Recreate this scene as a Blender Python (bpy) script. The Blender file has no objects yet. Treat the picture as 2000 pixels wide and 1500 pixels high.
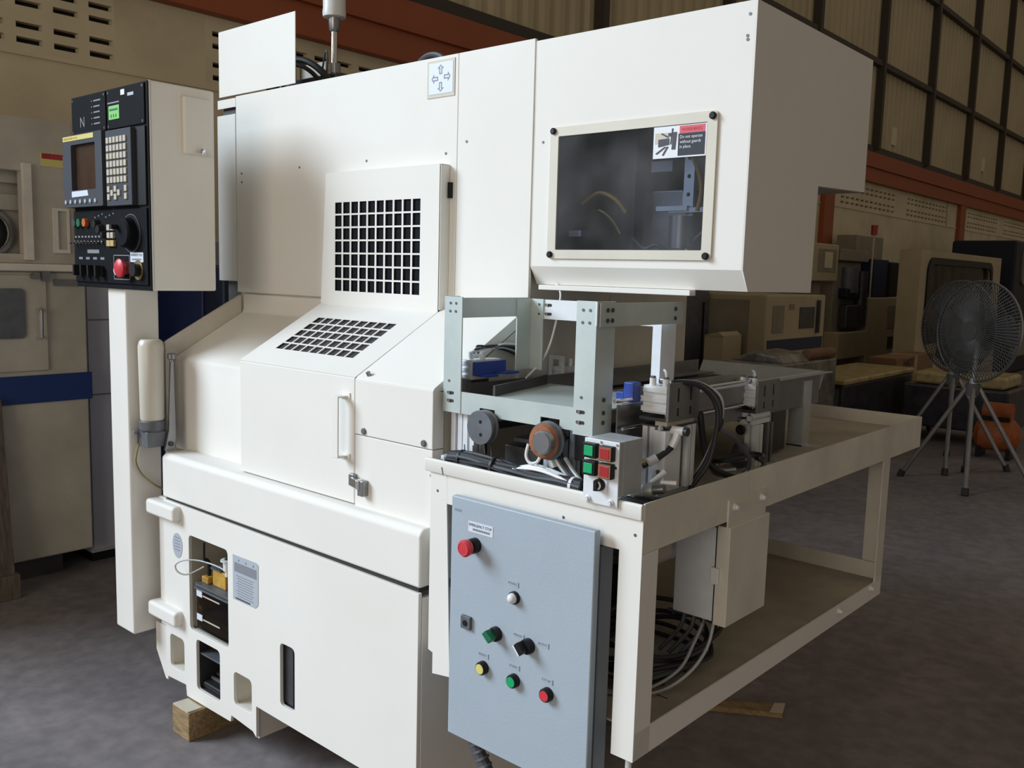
import bpy, bmesh, math, random
from mathutils import Vector, Matrix

random.seed(7)
scene = bpy.context.scene
ZS = 0.04            # the floor lies 4 cm under the datum the heights were measured from

# ------------------------------------------------------------------ camera
cam_data = bpy.data.cameras.new('camera')
cam_data.sensor_width = 36.0
cam_data.lens = 36.0 * 1767.0 / 2000.0
cam_data.clip_end = 200
cam = bpy.data.objects.new('camera', cam_data)
scene.collection.objects.link(cam)
_r = Vector((0.75126, 0.65946, 0.02679))
_d = Vector((0.10041, -0.07408, -0.99218))
_f = Vector((-0.65232, 0.74808, -0.12187))
cam.matrix_world = Matrix(((_r.x, -_d.x, -_f.x, 0.0),
                           (_r.y, -_d.y, -_f.y, 0.0),
                           (_r.z, -_d.z, -_f.z, 1.72 + ZS),
                           (0, 0, 0, 1)))
scene.camera = cam

# ------------------------------------------------------------------ light
world = bpy.data.worlds.new('shed_air')
scene.world = world
world.use_nodes = True
_bg = world.node_tree.nodes['Background']
_bg.inputs[0].default_value = (1.0, 0.85, 0.66, 1)
_bg.inputs[1].default_value = 0.20

def area(name, loc, target, sx, sy, power, col):
    l = bpy.data.lights.new(name, 'AREA')
    l.shape = 'RECTANGLE'; l.size = sx; l.size_y = sy
    l.energy = power; l.color = col
    o = bpy.data.objects.new(name, l)
    scene.collection.objects.link(o)
    o.location = loc
    o.rotation_euler = (Vector(target) - Vector(loc)).to_track_quat('-Z', 'Y').to_euler()
    return o
# daylight through the big shed door (behind and to the left of the camera) and an added warm fill behind the camera
area('daylight_door_main', (-11.6, -7.2, 8.6), (-2.6, 2.0, 0.9), 6.9, 6.6, 3000, (0.745, 0.875, 1.0))
area('fill_behind_camera', (-0.2, -6.6, 2.6), (-2.0, 3.0, 1.2), 5.0, 3.2, 190, (1.0, 0.89, 0.74))

vs = scene.view_settings
vs.view_transform = 'Standard'
vs.look = 'None'
vs.exposure = 0.0
vs.gamma = 1.0
vs.use_curve_mapping = False

# ------------------------------------------------------------------ helpers
COL = scene.collection
ORG = {}

def s2l(c):
    c = c / 255.0
    return c / 12.92 if c <= 0.04045 else ((c + 0.055) / 1.055) ** 2.4

def rgb(r, g, b):
    return (s2l(r), s2l(g), s2l(b), 1.0)

M = {}
def mat(name, col, rough=0.5, metal=0.0, var=0.0, scale=6.0, col2=None, bump=0.0, bscale=60.0,
        spec=0.5, coat=0.0, stretch=None, detail=4.0):
    m = bpy.data.materials.new(name)
    m.use_nodes = True
    nt = m.node_tree; N = nt.nodes; L = nt.links
    p = N['Principled BSDF']
    p.inputs['Base Color'].default_value = col
    p.inputs['Roughness'].default_value = rough
    p.inputs['Metallic'].default_value = metal
    p.inputs['Specular IOR Level'].default_value = spec
    if coat:
        p.inputs['Coat Weight'].default_value = coat
        p.inputs['Coat Roughness'].default_value = 0.25
    if var or bump:
        tc = N.new('ShaderNodeTexCoord')
        vec = tc.outputs['Object']
        if stretch:
            mp = N.new('ShaderNodeMapping'); mp.inputs['Scale'].default_value = stretch
            L.new(vec, mp.inputs['Vector']); vec = mp.outputs['Vector']
    if var:
        n = N.new('ShaderNodeTexNoise'); n.inputs['Scale'].default_value = scale
        n.inputs['Detail'].default_value = detail; n.inputs['Roughness'].default_value = 0.6
        L.new(vec, n.inputs['Vector'])
        r = N.new('ShaderNodeValToRGB')
        r.color_ramp.elements[0].position = 0.3
        r.color_ramp.elements[1].position = 0.72
        c2 = col2 if col2 else tuple(c * (1 - var) for c in col[:3]) + (1,)
        r.color_ramp.elements[0].color = c2
        r.color_ramp.elements[1].color = col
        L.new(n.outputs['Fac'], r.inputs['Fac'])
        L.new(r.outputs['Color'], p.inputs['Base Color'])
    if bump:
        n2 = N.new('ShaderNodeTexNoise'); n2.inputs['Scale'].default_value = bscale
        n2.inputs['Detail'].default_value = 3.0
        L.new(vec, n2.inputs['Vector'])
        b = N.new('ShaderNodeBump'); b.inputs['Strength'].default_value = bump
        b.inputs['Distance'].default_value = 0.004
        L.new(n2.outputs['Fac'], b.inputs['Height'])
        L.new(b.outputs['Normal'], p.inputs['Normal'])
    M[name] = m
    return m

mat('cream', (0.80, 0.785, 0.75, 1), 0.6, spec=0.22, var=0.06, scale=2.2, col2=(0.765, 0.745, 0.70, 1), bump=0.05, bscale=90)
mat('cream_dirty', (0.75, 0.71, 0.63, 1), 0.6, spec=0.22, var=0.2, scale=5, bump=0.05)
mat('console_beige', (0.88, 0.845, 0.77, 1), 0.5, var=0.05, scale=3)
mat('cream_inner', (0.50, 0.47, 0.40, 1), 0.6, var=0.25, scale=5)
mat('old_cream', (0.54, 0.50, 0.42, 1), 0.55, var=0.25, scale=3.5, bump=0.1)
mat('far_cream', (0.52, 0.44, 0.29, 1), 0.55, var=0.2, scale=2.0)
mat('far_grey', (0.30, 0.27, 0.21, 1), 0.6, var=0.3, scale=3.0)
mat('hammer_grey', (0.385, 0.45, 0.52, 1), 0.45, var=0.07, scale=3, bump=0.12, bscale=160)
mat('blue_grey', (0.33, 0.38, 0.46, 1), 0.4, metal=0.3, var=0.15, scale=20)
mat('dark_gap', (0.03, 0.028, 0.026, 1), 0.8)
mat('black', (0.012, 0.012, 0.014, 1), 0.45, spec=0.25)
mat('panel_black', (0.008, 0.009, 0.012, 1), 0.7, var=0.3, scale=12, spec=0.08)
mat('dark_plastic', (0.065, 0.07, 0.085, 1), 0.65, spec=0.12)
mat('rubber', (0.02, 0.02, 0.024, 1), 0.55)
mat('rubber_grey', (0.07, 0.075, 0.09, 1), 0.45)
mat('alu', (0.60, 0.64, 0.67, 1), 0.42, metal=0.5, var=0.15, scale=14)
mat('alu_white', (0.80, 0.83, 0.87, 1), 0.4, metal=0.12, var=0.08, scale=20)
mat('zinc', (0.60, 0.665, 0.625, 1), 0.45, metal=0.4, var=0.16, scale=9, col2=(0.50, 0.57, 0.58, 1))
mat('steel', (0.33, 0.33, 0.34, 1), 0.35, metal=0.85, var=0.2, scale=10)
mat('steel_bright', (0.75, 0.76, 0.78, 1), 0.18, metal=1.0)
mat('steel_dark', (0.10, 0.10, 0.11, 1), 0.45, metal=0.6, var=0.3, scale=10)
mat('gun_grey', (0.16, 0.17, 0.19, 1), 0.5, metal=0.3, var=0.3, scale=15)
mat('rust', (0.36, 0.13, 0.05, 1), 0.7, var=0.5, scale=20)
mat('white_plastic', (0.72, 0.73, 0.74, 1), 0.35)
mat('milky', (0.66, 0.62, 0.54, 1), 0.35, var=0.08, scale=6)
mat('label_white', (0.66, 0.71, 0.80, 1), 0.5)
mat('label_grey', (0.42, 0.46, 0.52, 1), 0.5)
mat('ink', (0.05, 0.05, 0.07, 1), 0.6)
mat('ink_grey', (0.22, 0.23, 0.27, 1), 0.6)
mat('print_white', (0.75, 0.77, 0.82, 1), 0.5)
mat('print_dim', (0.22, 0.23, 0.25, 1), 0.6)
mat('red', (0.60, 0.035, 0.05, 1), 0.4)
mat('red_dark', (0.36, 0.02, 0.025, 1), 0.35)
mat('green', (0.005, 0.36, 0.13, 1), 0.4)
mat('green_dark', (0.005, 0.14, 0.06, 1), 0.4)
mat('green_sticker', (0.20, 0.55, 0.13, 1), 0.5)
mat('yellow', (0.68, 0.60, 0.20, 1), 0.4)
mat('amber', (0.62, 0.36, 0.06, 1), 0.45, var=0.4, scale=25)
mat('orange_led', (0.55, 0.12, 0.03, 1), 0.4)
mat('key', (0.56, 0.52, 0.43, 1), 0.5, var=0.2, scale=60)
mat('key_yellow', (0.52, 0.38, 0.16, 1), 0.5)
mat('blue', (0.008, 0.035, 0.16, 1), 0.45)
mat('blue_part', (0.02, 0.055, 0.30, 1), 0.4)
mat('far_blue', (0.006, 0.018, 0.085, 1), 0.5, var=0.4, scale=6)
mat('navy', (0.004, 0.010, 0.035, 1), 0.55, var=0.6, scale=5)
mat('crt', (0.060, 0.032, 0.020, 1), 0.22, var=0.3, scale=20)
mat('wood', (0.40, 0.27, 0.13, 1), 0.75, var=0.6, scale=5, bump=0.25, bscale=30, stretch=(3, 14, 14))
mat('wood_old', (0.17, 0.14, 0.11, 1), 0.85, var=0.6, scale=5, bump=0.3, bscale=25, stretch=(12, 12, 1.5))
mat('orange', (0.34, 0.085, 0.030, 1), 0.55, var=0.12, scale=1.5)
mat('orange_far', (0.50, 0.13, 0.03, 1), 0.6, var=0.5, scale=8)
mat('plaster', (0.72, 0.63, 0.45, 1), 0.8, var=0.22, scale=1.6, bump=0.15, bscale=25)
mat('dado', (0.40, 0.40, 0.47, 1), 0.7, var=0.2, scale=2)
mat('panel_lavender', (0.52, 0.52, 0.60, 1), 0.5, var=0.1, scale=3)
mat('sheet', (0.54, 0.46, 0.30, 1), 0.6, var=0.18, scale=0.8)
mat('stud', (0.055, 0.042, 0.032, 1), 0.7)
mat('tray', (0.52, 0.47, 0.37, 1), 0.55, var=0.35, scale=5, col2=(0.33, 0.30, 0.25, 1))
mat('carton', (0.28, 0.16, 0.09, 1), 0.85, var=0.25, scale=4)
mat('gold_top', (0.62, 0.50, 0.24, 1), 0.35, var=0.5, scale=9)
mat('film_grey', (0.30, 0.29, 0.26, 1), 0.25, var=0.6, scale=7, bump=0.5, bscale=14, col2=(0.10, 0.09, 0.08, 1))
mat('film_dark', (0.055, 0.055, 0.07, 1), 0.25, var=0.6, scale=9, bump=0.5, bscale=18)
mat('fan_grey', (0.10, 0.10, 0.10, 1), 0.55)
mat('sticker_red', (0.62, 0.09, 0.13, 1), 0.5)
mat('beige', (0.55, 0.50, 0.40, 1), 0.5)
mat('frame_beige', (0.66, 0.62, 0.53, 1), 0.5, var=0.08, scale=8)
mat('brass', (0.45, 0.36, 0.18, 1), 0.35, metal=0.8)

def glassy(name, tint, ior=1.2, rough=0.06, dust=0.0):
    m = bpy.data.materials.new(name); m.use_nodes = True
    nt = m.node_tree; N = nt.nodes; L = nt.links
    N.remove(N['Principled BSDF'])
    out = N['Material Output']
    tr = N.new('ShaderNodeBsdfTransparent'); tr.inputs[0].default_value = tint
    gl = N.new('ShaderNodeBsdfGlossy'); gl.inputs['Roughness'].default_value = rough
    fr = N.new('ShaderNodeFresnel'); fr.inputs[0].default_value = ior
    mx = N.new('ShaderNodeMixShader')
    df = N.new('ShaderNodeBsdfDiffuse'); df.inputs[0].default_value = (0.55, 0.55, 0.56, 1)
    md = N.new('ShaderNodeMixShader')
    ns = N.new('ShaderNodeTexNoise'); ns.inputs['Scale'].default_value = 5.0
    tc = N.new('ShaderNodeTexCoord'); L.new(tc.outputs['Object'], ns.inputs['Vector'])
    mr = N.new('ShaderNodeMapRange'); mr.inputs[1].default_value = 0.35; mr.inputs[2].default_value = 0.75
    mr.inputs[3].default_value = dust * 0.4; mr.inputs[4].default_value = dust * 1.8
    L.new(ns.outputs['Fac'], mr.inputs[0]); L.new(mr.outputs[0], md.inputs[0])
    L.new(tr.outputs[0], md.inputs[1]); L.new(df.outputs[0], md.inputs[2])
    L.new(fr.outputs[0], mx.inputs[0]); L.new(md.outputs[0], mx.inputs[1]); L.new(gl.outputs[0], mx.inputs[2])
    L.new(mx.outputs[0], out.inputs['Surface'])
    M[name] = m
glassy('acrylic', (0.70, 0.73, 0.78, 1), dust=0.06)
glassy('amber_plastic', (0.52, 0.40, 0.24, 1), rough=0.1)
glassy('clear_film', (0.82, 0.82, 0.80, 1), rough=0.15)
glassy('fan_mesh', (0.74, 0.74, 0.76, 1), rough=0.6)

# floor: stained concrete, grey with brown traffic stains
def floor_mat():
    m = bpy.data.materials.new('concrete_floor'); m.use_nodes = True
    nt = m.node_tree; N = nt.nodes; L = nt.links
    p = N['Principled BSDF']; p.inputs['Roughness'].default_value = 0.62
    p.inputs['Specular IOR Level'].default_value = 0.3
    tc = N.new('ShaderNodeTexCoord')
    n1 = N.new('ShaderNodeTexNoise'); n1.inputs['Scale'].default_value = 0.9; n1.inputs['Detail'].default_value = 8
    n1.inputs['Roughness'].default_value = 0.65
    n2 = N.new('ShaderNodeTexNoise'); n2.inputs['Scale'].default_value = 14; n2.inputs['Detail'].default_value = 6
    for n in (n1, n2): L.new(tc.outputs['Object'], n.inputs['Vector'])
    r1 = N.new('ShaderNodeValToRGB')
    r1.color_ramp.elements[0].position = 0.32; r1.color_ramp.elements[0].color = (0.165, 0.148, 0.156, 1)
    r1.color_ramp.elements[1].position = 0.70; r1.color_ramp.elements[1].color = (0.262, 0.232, 0.230, 1)
    r2 = N.new('ShaderNodeValToRGB')
    r2.color_ramp.elements[0].position = 0.35; r2.color_ramp.elements[0].color = (0.80, 0.80, 0.80, 1)
    r2.color_ramp.elements[1].position = 0.65; r2.color_ramp.elements[1].color = (1.06, 1.06, 1.06, 1)
    mx = N.new('ShaderNodeMix'); mx.data_type = 'RGBA'; mx.blend_type = 'MULTIPLY'
    mx.inputs['Factor'].default_value = 1.0
    L.new(n1.outputs['Fac'], r1.inputs['Fac']); L.new(n2.outputs['Fac'], r2.inputs['Fac'])
    L.new(r1.outputs['Color'], mx.inputs['A']); L.new(r2.outputs['Color'], mx.inputs['B'])
    L.new(mx.outputs['Result'], p.inputs['Base Color'])
    b = N.new('ShaderNodeBump'); b.inputs['Strength'].default_value = 0.15; b.inputs['Distance'].default_value = 0.005
    L.new(n2.outputs['Fac'], b.inputs['Height']); L.new(b.outputs['Normal'], p.inputs['Normal'])
    M['floor'] = m
floor_mat()

AX = {'x': (0, 1, 2), 'y': (1, 0, 2), 'z': (2, 0, 1)}

def rrect(a0, a1, b0, b1, r, n=4):
    pts = []
    for (ca, cb, s) in ((a1 - r, b1 - r, 0), (a0 + r, b1 - r, 1), (a0 + r, b0 + r, 2), (a1 - r, b0 + r, 3)):
        for i in range(n + 1):
            t = (s + i / n) * math.pi / 2
            pts.append((ca + r * math.cos(t), cb + r * math.sin(t)))
    return pts

def rect(a0, a1, b0, b1):
    return [(a0, b0), (a1, b0), (a1, b1), (a0, b1)]

def circ(ca, cb, r, n=20):
    return [(ca + r * math.cos(2 * math.pi * i / n), cb + r * math.sin(2 * math.pi * i / n)) for i in range(n)]

def smooth_path(pts, k=6):
    P = [Vector(p) for p in pts]
    if len(P) < 3: return P
    out = []
    for i in range(len(P) - 1):
        p0 = P[max(i - 1, 0)]; p1 = P[i]; p2 = P[i + 1]; p3 = P[min(i + 2, len(P) - 1)]
        for j in range(k):
            t = j / k
            out.append(0.5 * ((2 * p1) + (p2 - p0) * t + (2 * p0 - 5 * p1 + 4 * p2 - p3) * t * t
                              + (3 * p1 - p0 - 3 * p2 + p3) * t ** 3))
    out.append(P[-1])
    return out

class MB:
    def __init__(self):
        self.v = []; self.f = []
    def box(self, x0, x1, y0, y1, z0, z1):
        b = len(self.v)
        self.v += [(x, y, z) for z in (z0, z1) for (x, y) in ((x0, y0), (x1, y0), (x1, y1), (x0, y1))]
        self.f += [(b, b + 3, b + 2, b + 1), (b + 4, b + 5, b + 6, b + 7), (b, b + 1, b + 5, b + 4),
                   (b + 1, b + 2, b + 6, b + 5), (b + 2, b + 3, b + 7, b + 6), (b + 3, b, b + 4, b + 7)]
        return self
    def prism(self, axis, pts, a0, a1):
        i, j, k = AX[axis]; b = len(self.v); n = len(pts)
        for a in (a0, a1):
            for (p, q) in pts:
                c = [0, 0, 0]; c[i] = a; c[j] = p; c[k] = q
                self.v.append(tuple(c))
        self.f.append(tuple(range(b, b + n))); self.f.append(tuple(range(b + 2 * n - 1, b + n - 1, -1)))
        for s in range(n):
            t = (s + 1) % n
            self.f.append((b + s, b + t, b + n + t, b + n + s))
        return self
    def cyl(self, p0, p1, r, r2=None, n=20, cap=True):
        p0 = Vector(p0); p1 = Vector(p1); r2 = r if r2 is None else r2
        d = (p1 - p0).normalized()
        u = d.orthogonal().normalized(); w = d.cross(u)
        b = len(self.v)
        for (p, rr) in ((p0, r), (p1, r2)):
            for s in range(n):
                t = 2 * math.pi * s / n
                self.v.append(tuple(p + u * (rr * math.cos(t)) + w * (rr * math.sin(t))))
        for s in range(n):
            t = (s + 1) % n
            self.f.append((b + s, b + t, b + n + t, b + n + s))
        if cap:
            self.f.append(tuple(range(b + n - 1, b - 1, -1))); self.f.append(tuple(range(b + n, b + 2 * n)))
        return self
    def lathe(self, p0, d, prof, n=24):
        p0 = Vector(p0); d = Vector(d).normalized(); u = d.orthogonal().normalized(); w = d.cross(u)
        b = len(self.v); m = len(prof)
        for (h, r) in prof:
            for s in range(n):
                t = 2 * math.pi * s / n
                self.v.append(tuple(p0 + d * h + u * (r * math.cos(t)) + w * (r * math.sin(t))))
        for a in range(m - 1):
            for s in range(n):
                t = (s + 1) % n
                self.f.append((b + a * n + s, b + a * n + t, b + (a + 1) * n + t, b + (a + 1) * n + s))
        self.f.append(tuple(range(b + n - 1, b - 1, -1)))
        self.f.append(tuple(range(b + (m - 1) * n, b + m * n)))
        return self
    def tube(self, pts, r, n=8, k=6):
        P = smooth_path(pts, k); b = len(self.v); u = None
        for i, p in enumerate(P):
            d = (P[min(i + 1, len(P) - 1)] - P[max(i - 1, 0)]).normalized()
            if u is None: u = d.orthogonal().normalized()
            u = (u - d * u.dot(d)).normalized(); w = d.cross(u)
            for s in range(n):
                t = 2 * math.pi * s / n
                self.v.append(tuple(p + u * (r * math.cos(t)) + w * (r * math.sin(t))))
        for i in range(len(P) - 1):
            for s in range(n):
                t = (s + 1) % n
                self.f.append((b + i * n + s, b + i * n + t, b + (i + 1) * n + t, b + (i + 1) * n + s))
        e = b + (len(P) - 1) * n
        self.f.append(tuple(range(b + n - 1, b - 1, -1))); self.f.append(tuple(range(e, e + n)))
        return self
    def plate(self, outer, holes, o, ua, ub, un, t):
        """flat plate with holes: outline and holes in (a, b), o + a*ua + b*ub, thickness t along un"""
        o = Vector(o); ua = Vector(ua); ub = Vector(ub); un = Vector(un).normalized() * t
        bm = bmesh.new(); ed = []
        for lp in [outer] + list(holes):
            vs_ = [bm.verts.new((p[0], p[1], 0)) for p in lp]
            for i in range(len(vs_)): ed.append(bm.edges.new((vs_[i], vs_[(i + 1) % len(vs_)])))
        bmesh.ops.triangle_fill(bm, use_beauty=True, use_dissolve=False, edges=ed, normal=(0, 0, 1))
        bm.verts.index_update()
        b = len(self.v); nv = len(bm.verts)
        for k in (0, 1):
            for v in bm.verts:
                self.v.append(tuple(o + ua * v.co.x + ub * v.co.y + un * k))
        for f in bm.faces:
            ix = [v.index for v in f.verts]
            self.f.append(tuple(b + i for i in ix)); self.f.append(tuple(b + nv + i for i in reversed(ix)))
        for e in bm.edges:
            if len(e.link_faces) == 1:
                i, j = e.verts[0].index, e.verts[1].index
                self.f.append((b + i, b + j, b + nv + j, b + nv + i))
        bm.free()
        return self

def set_tag(o, label=None, cat=None, group=None, kind=None):
    if label: o['label'] = label
    if cat: o['category'] = cat
    if group: o['group'] = group
    if kind: o['kind'] = kind
    return o

def thing(name, loc, label, cat, group=None, local=False, rotz=0.0):
    o = bpy.data.objects.new(name, None); COL.objects.link(o)
    o.empty_display_size = 0.1
    L = Vector(loc) + Vector((0, 0, ZS))
    o.location = L; o.rotation_euler = (0, 0, rotz)
    ORG[o] = (Vector((0, 0, ZS)) if local else L)
    return set_tag(o, label, cat, group)

def mesh_of(name, mb, m, L, smooth=True, angle=35):
    me = bpy.data.meshes.new(name)
    me.from_pydata([(x - L.x, y - L.y, z + ZS - L.z) for (x, y, z) in mb.v], [], mb.f)
    bm = bmesh.new(); bm.from_mesh(me)
    bmesh.ops.recalc_face_normals(bm, faces=bm.faces)
    bm.to_mesh(me); bm.free()
    me.materials.append(M[m])
    if smooth:
        for p in me.polygons: p.use_smooth = True
        me.set_sharp_from_angle(angle=math.radians(angle))
    return me

def part(name, mb, m, parent, bevel=0.0, seg=2, label=None, smooth=True):
    L = ORG[parent]
    o = bpy.data.objects.new(name, mesh_of(name, mb, m, L, smooth)); COL.objects.link(o)
    o.parent = parent; ORG[o] = L
    if bevel:
        b = o.modifiers.new('bevel', 'BEVEL'); b.width = bevel; b.segments = seg
        b.limit_method = 'ANGLE'; b.angle_limit = math.radians(40); b.harden_normals = True
    if label: o['label'] = label
    return o

def solo(name, mb, m, label=None, cat=None, group=None, kind=None, bevel=0.0, seg=2):
    xs = [v[0] for v in mb.v]; ys = [v[1] for v in mb.v]; zs = [v[2] for v in mb.v]
    L = Vector(((min(xs) + max(xs)) / 2, (min(ys) + max(ys)) / 2, min(zs) + ZS))
    o = bpy.data.objects.new(name, mesh_of(name, mb, m, L)); COL.objects.link(o)
    o.location = L; ORG[o] = L
    if bevel:
        b = o.modifiers.new('bevel', 'BEVEL'); b.width = bevel; b.segments = seg
        b.limit_method = 'ANGLE'; b.angle_limit = math.radians(40); b.harden_normals = True
    return set_tag(o, label, cat, group, kind)

def again(src, parent, off=(0, 0, 0), name=None):
    """another piece sharing the mesh of src, shifted by off"""
    o = src.copy(); COL.objects.link(o); o.parent = parent
    o.location = Vector(off) + (Vector((0, 0, 0)))
    ORG[o] = ORG[parent]
    return o

def copy_tree(o, parent=None):
    c = o.copy(); COL.objects.link(c); c.parent = parent
    for ch in o.children: copy_tree(ch, c)
    return c

def text(name, s, size, o, ua, ub, m, parent, align='LEFT', depth=0.0004, fit=None):
    """lettering lying on a surface: o is the left end of the base line, ua reading direction, ub up"""
    cu = bpy.data.curves.new(name, 'FONT'); cu.body = s; cu.size = size; cu.align_x = align
    cu.resolution_u = 2
    t = bpy.data.objects.new(name + '_t', cu); COL.objects.link(t)
    bpy.context.view_layer.update()
    me0 = t.to_mesh()
    o = Vector(o); ua = Vector(ua).normalized(); ub = Vector(ub).normalized(); un = ua.cross(ub)
    xs = [v.co.x for v in me0.vertices]
    k = 1.0
    if fit and xs: k = fit / (max(xs) - min(xs))
    x0 = min(xs) if (fit and xs and align == 'LEFT') else 0.0
    mb = MB()
    mb.v = [tuple(o + ua * ((v.co.x - x0) * k) + ub * v.co.y + un * depth) for v in me0.vertices]
    mb.f = [tuple(p.vertices) for p in me0.polygons]
    t.to_mesh_clear()
    bpy.data.objects.remove(t); bpy.data.curves.remove(cu)
    return part(name, mb, m, parent, smooth=False)

XX = (1, 0, 0); YY = (0, 1, 0); ZZ = (0, 0, 1); NX = (-1, 0, 0); NY = (0, -1, 0); NZ = (0, 0, -1)
# ================================================================== setting
FZ = -ZS
solo('floor', MB().box(-7.5, 9, -8, 44, FZ - 0.1, FZ), 'floor', kind='structure')

# ---- long side wall of the shed: plaster below, orange ring beam, corrugated sheet above
wall = solo('wall_left', MB().box(-6.75, -6.5, -0.5, 41, FZ, 3.07).box(-6.75, -6.62, -0.5, 41, 3.07, 3.62), 'plaster', kind='structure')
g = MB()
for c in range(0, 5):
    y0 = -0.4 + 8 * c
    g.box(-6.62, -6.5, y0 + 3.5, y0 + 4.2, 3.07, 3.62)
    g.box(-6.62, -6.5, y0 - (1.0 if c else 0.1), y0 + 0.65, 3.07, 3.62)
part('plain_bay', g, 'plaster', wall)
part('ledge', MB().box(-6.5, -6.485, -0.5, 41, 3.05, 3.075), 'plaster', wall)
holes = []
for r_ in (3.13, 3.225, 3.365, 3.455):
    for k in range(12):
        holes.append(rect(0.06 + k * 0.2375, 0.06 + k * 0.2375 + 0.165, r_, r_ + 0.038))
vp = part('vent_block_panel', MB().plate(rect(0, 2.85, 3.07, 3.62), holes, (-6.5, 0, 0), YY, ZZ, NX, 0.06), 'plaster', wall)
vb = part('vent_backing', MB().box(-6.61, -6.585, 0, 2.85, 3.08, 3.61), 'dark_gap', wall)
first = True
for c in range(0, 5):
    for s in (0.65, 4.2):
        y0 = -0.4 + 8 * c + s
        if first:
            vp.location.y = y0; vb.location.y = y0; first = False
        else:
            again(vp, wall, (0, y0, 0)); again(vb, wall, (0, y0, 0))
part('ring_beam', MB().box(-6.6, -6.40, -0.5, 41, 3.6, 4.15).box(-6.6, -6.36, -0.5, 41, 3.86, 3.885), 'orange', wall, bevel=0.01)
colm = part('column', MB().box(-6.6, -6.41, 0, 0.42, FZ, 3.6), 'orange', wall)
colm.location.y = -0.5
for c in range(1, 5): again(colm, wall, (0, -0.6 + 8 * c, 0))
part('girt_rail', MB().box(-6.6, -6.42, -0.5, 41, 4.15, 4.27), 'stud', wall)  # dark channel running along the top of the ring beam

def corrugated(h):
    mb = MB(); n = int(round(2.95 / 0.27)); p = 2.95 / n; pr = []
    for i in range(n):
        for (t, d) in ((0, 0), (0.35, 0), (0.5, 0.045), (0.85, 0.045)):
            pr.append((i * p + t * p, d))
    pr.append((2.95, 0))
    for z in (0, h):
        mb.v += [(-6.52 + d, y, z) for (y, d) in pr]
    k = len(pr)
    for i in range(k - 1): mb.f.append((i, i + 1, k + i + 1, k + i))
    return mb
for (z0, z1) in ((4.25, 5.74), (5.74, 7.5), (7.5, 9.26), (9.26, 12.5)):
    sp = part('corrugated_sheet', corrugated(z1 - z0), 'sheet', wall, smooth=False)
    sp.location = (0, 17.58 - 2.95 * 6, z0)
    for k in range(-5, 8): again(sp, wall, (0, 17.58 + 2.95 * k, z0))
st = part('stud', MB().box(-6.47, -6.33, -0.055, 0.055, 4.2, 12.5), 'stud', wall)
st.location.y = 17.58 - 2.95 * 6
for k in range(-5, 8): again(st, wall, (0, 17.58 + 2.95 * k, 0))
rl = part('wall_rail', MB().box(-6.475, -6.36, -0.12, 41, 5.70, 5.80), 'stud', wall)
again(rl, wall, (0, 0, 1.76))
again(rl, wall, (0, 0, 3.52))
dp = None
for (z0, z1) in ((FZ, 0.793), (0.80, 1.348), (1.355, 1.9)):
    dp = part('dado_panel', MB().box(-6.5, -6.47, 0, 1.19, z0, z1), 'dado', wall, bevel=0.006)
    dp.location.y = 0.9
    for k in range(1, 5): again(dp, wall, (0, 0.9 + 1.2 * k, 0))
part('skirting_pipe', MB().cyl((-6.44, -1, 0.12), (-6.44, 8, 0.12), 0.03), 'dado', wall)
for (y, z) in ((18.55, 4.42), (25.0, 4.55)):
    part('paper_notice', MB().box(-6.475, -6.465, y, y + 0.28, z, z + 0.34), 'plaster', wall)
solo('wall_back', MB().box(-6.7, 9, 41, 41.2, FZ, 12.5), 'plaster', kind='structure')

# ================================================================== machine tool standing along the left wall
def mw(name, rects, xplane, m, parent, dep, bevel=0.0):   # helper: raised plates on a +X face
    out = []
    for (y0, y1, z0, z1) in rects:
        out.append(part(name, MB().box(xplane - 0.01, xplane + dep, y0, y1, z0, z1), m, parent, bevel=bevel))
    return out

t = thing('machining_centre', (-5.6, 1.2, FZ), 'aged cream machining centre with a wide blue stripe beside the grey wall panels', 'machine')
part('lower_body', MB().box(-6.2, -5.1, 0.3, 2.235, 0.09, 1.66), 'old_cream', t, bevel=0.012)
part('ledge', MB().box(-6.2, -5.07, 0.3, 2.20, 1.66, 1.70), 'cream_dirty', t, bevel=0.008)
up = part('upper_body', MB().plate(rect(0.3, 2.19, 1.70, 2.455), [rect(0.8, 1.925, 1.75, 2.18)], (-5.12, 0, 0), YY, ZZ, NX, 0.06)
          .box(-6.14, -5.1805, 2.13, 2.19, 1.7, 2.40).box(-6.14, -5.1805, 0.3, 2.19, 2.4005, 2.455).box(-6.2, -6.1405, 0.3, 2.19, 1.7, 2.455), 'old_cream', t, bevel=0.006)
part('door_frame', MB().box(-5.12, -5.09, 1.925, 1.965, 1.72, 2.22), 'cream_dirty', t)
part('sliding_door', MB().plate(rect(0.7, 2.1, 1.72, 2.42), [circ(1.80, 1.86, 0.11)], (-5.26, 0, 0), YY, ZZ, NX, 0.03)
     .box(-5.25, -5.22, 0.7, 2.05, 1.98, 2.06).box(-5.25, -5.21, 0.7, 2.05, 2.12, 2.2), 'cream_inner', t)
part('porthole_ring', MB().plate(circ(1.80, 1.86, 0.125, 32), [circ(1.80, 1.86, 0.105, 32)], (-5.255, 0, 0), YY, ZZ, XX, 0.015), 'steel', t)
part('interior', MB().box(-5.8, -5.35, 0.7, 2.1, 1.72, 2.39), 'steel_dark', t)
part('stripe', MB().box(-5.101, -5.093, 1.2, 2.25, 0.956, 1.106), 'blue', t)
dr = part('door', MB().box(-5.12, -5.085, 0.9, 2.02, 1.13, 1.64), 'old_cream', t, bevel=0.006)
part('door_window', MB().prism('x', rrect(1.0, 1.905, 1.308, 1.57, 0.025), -5.086, -5.075), 'gun_grey', dr)
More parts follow.
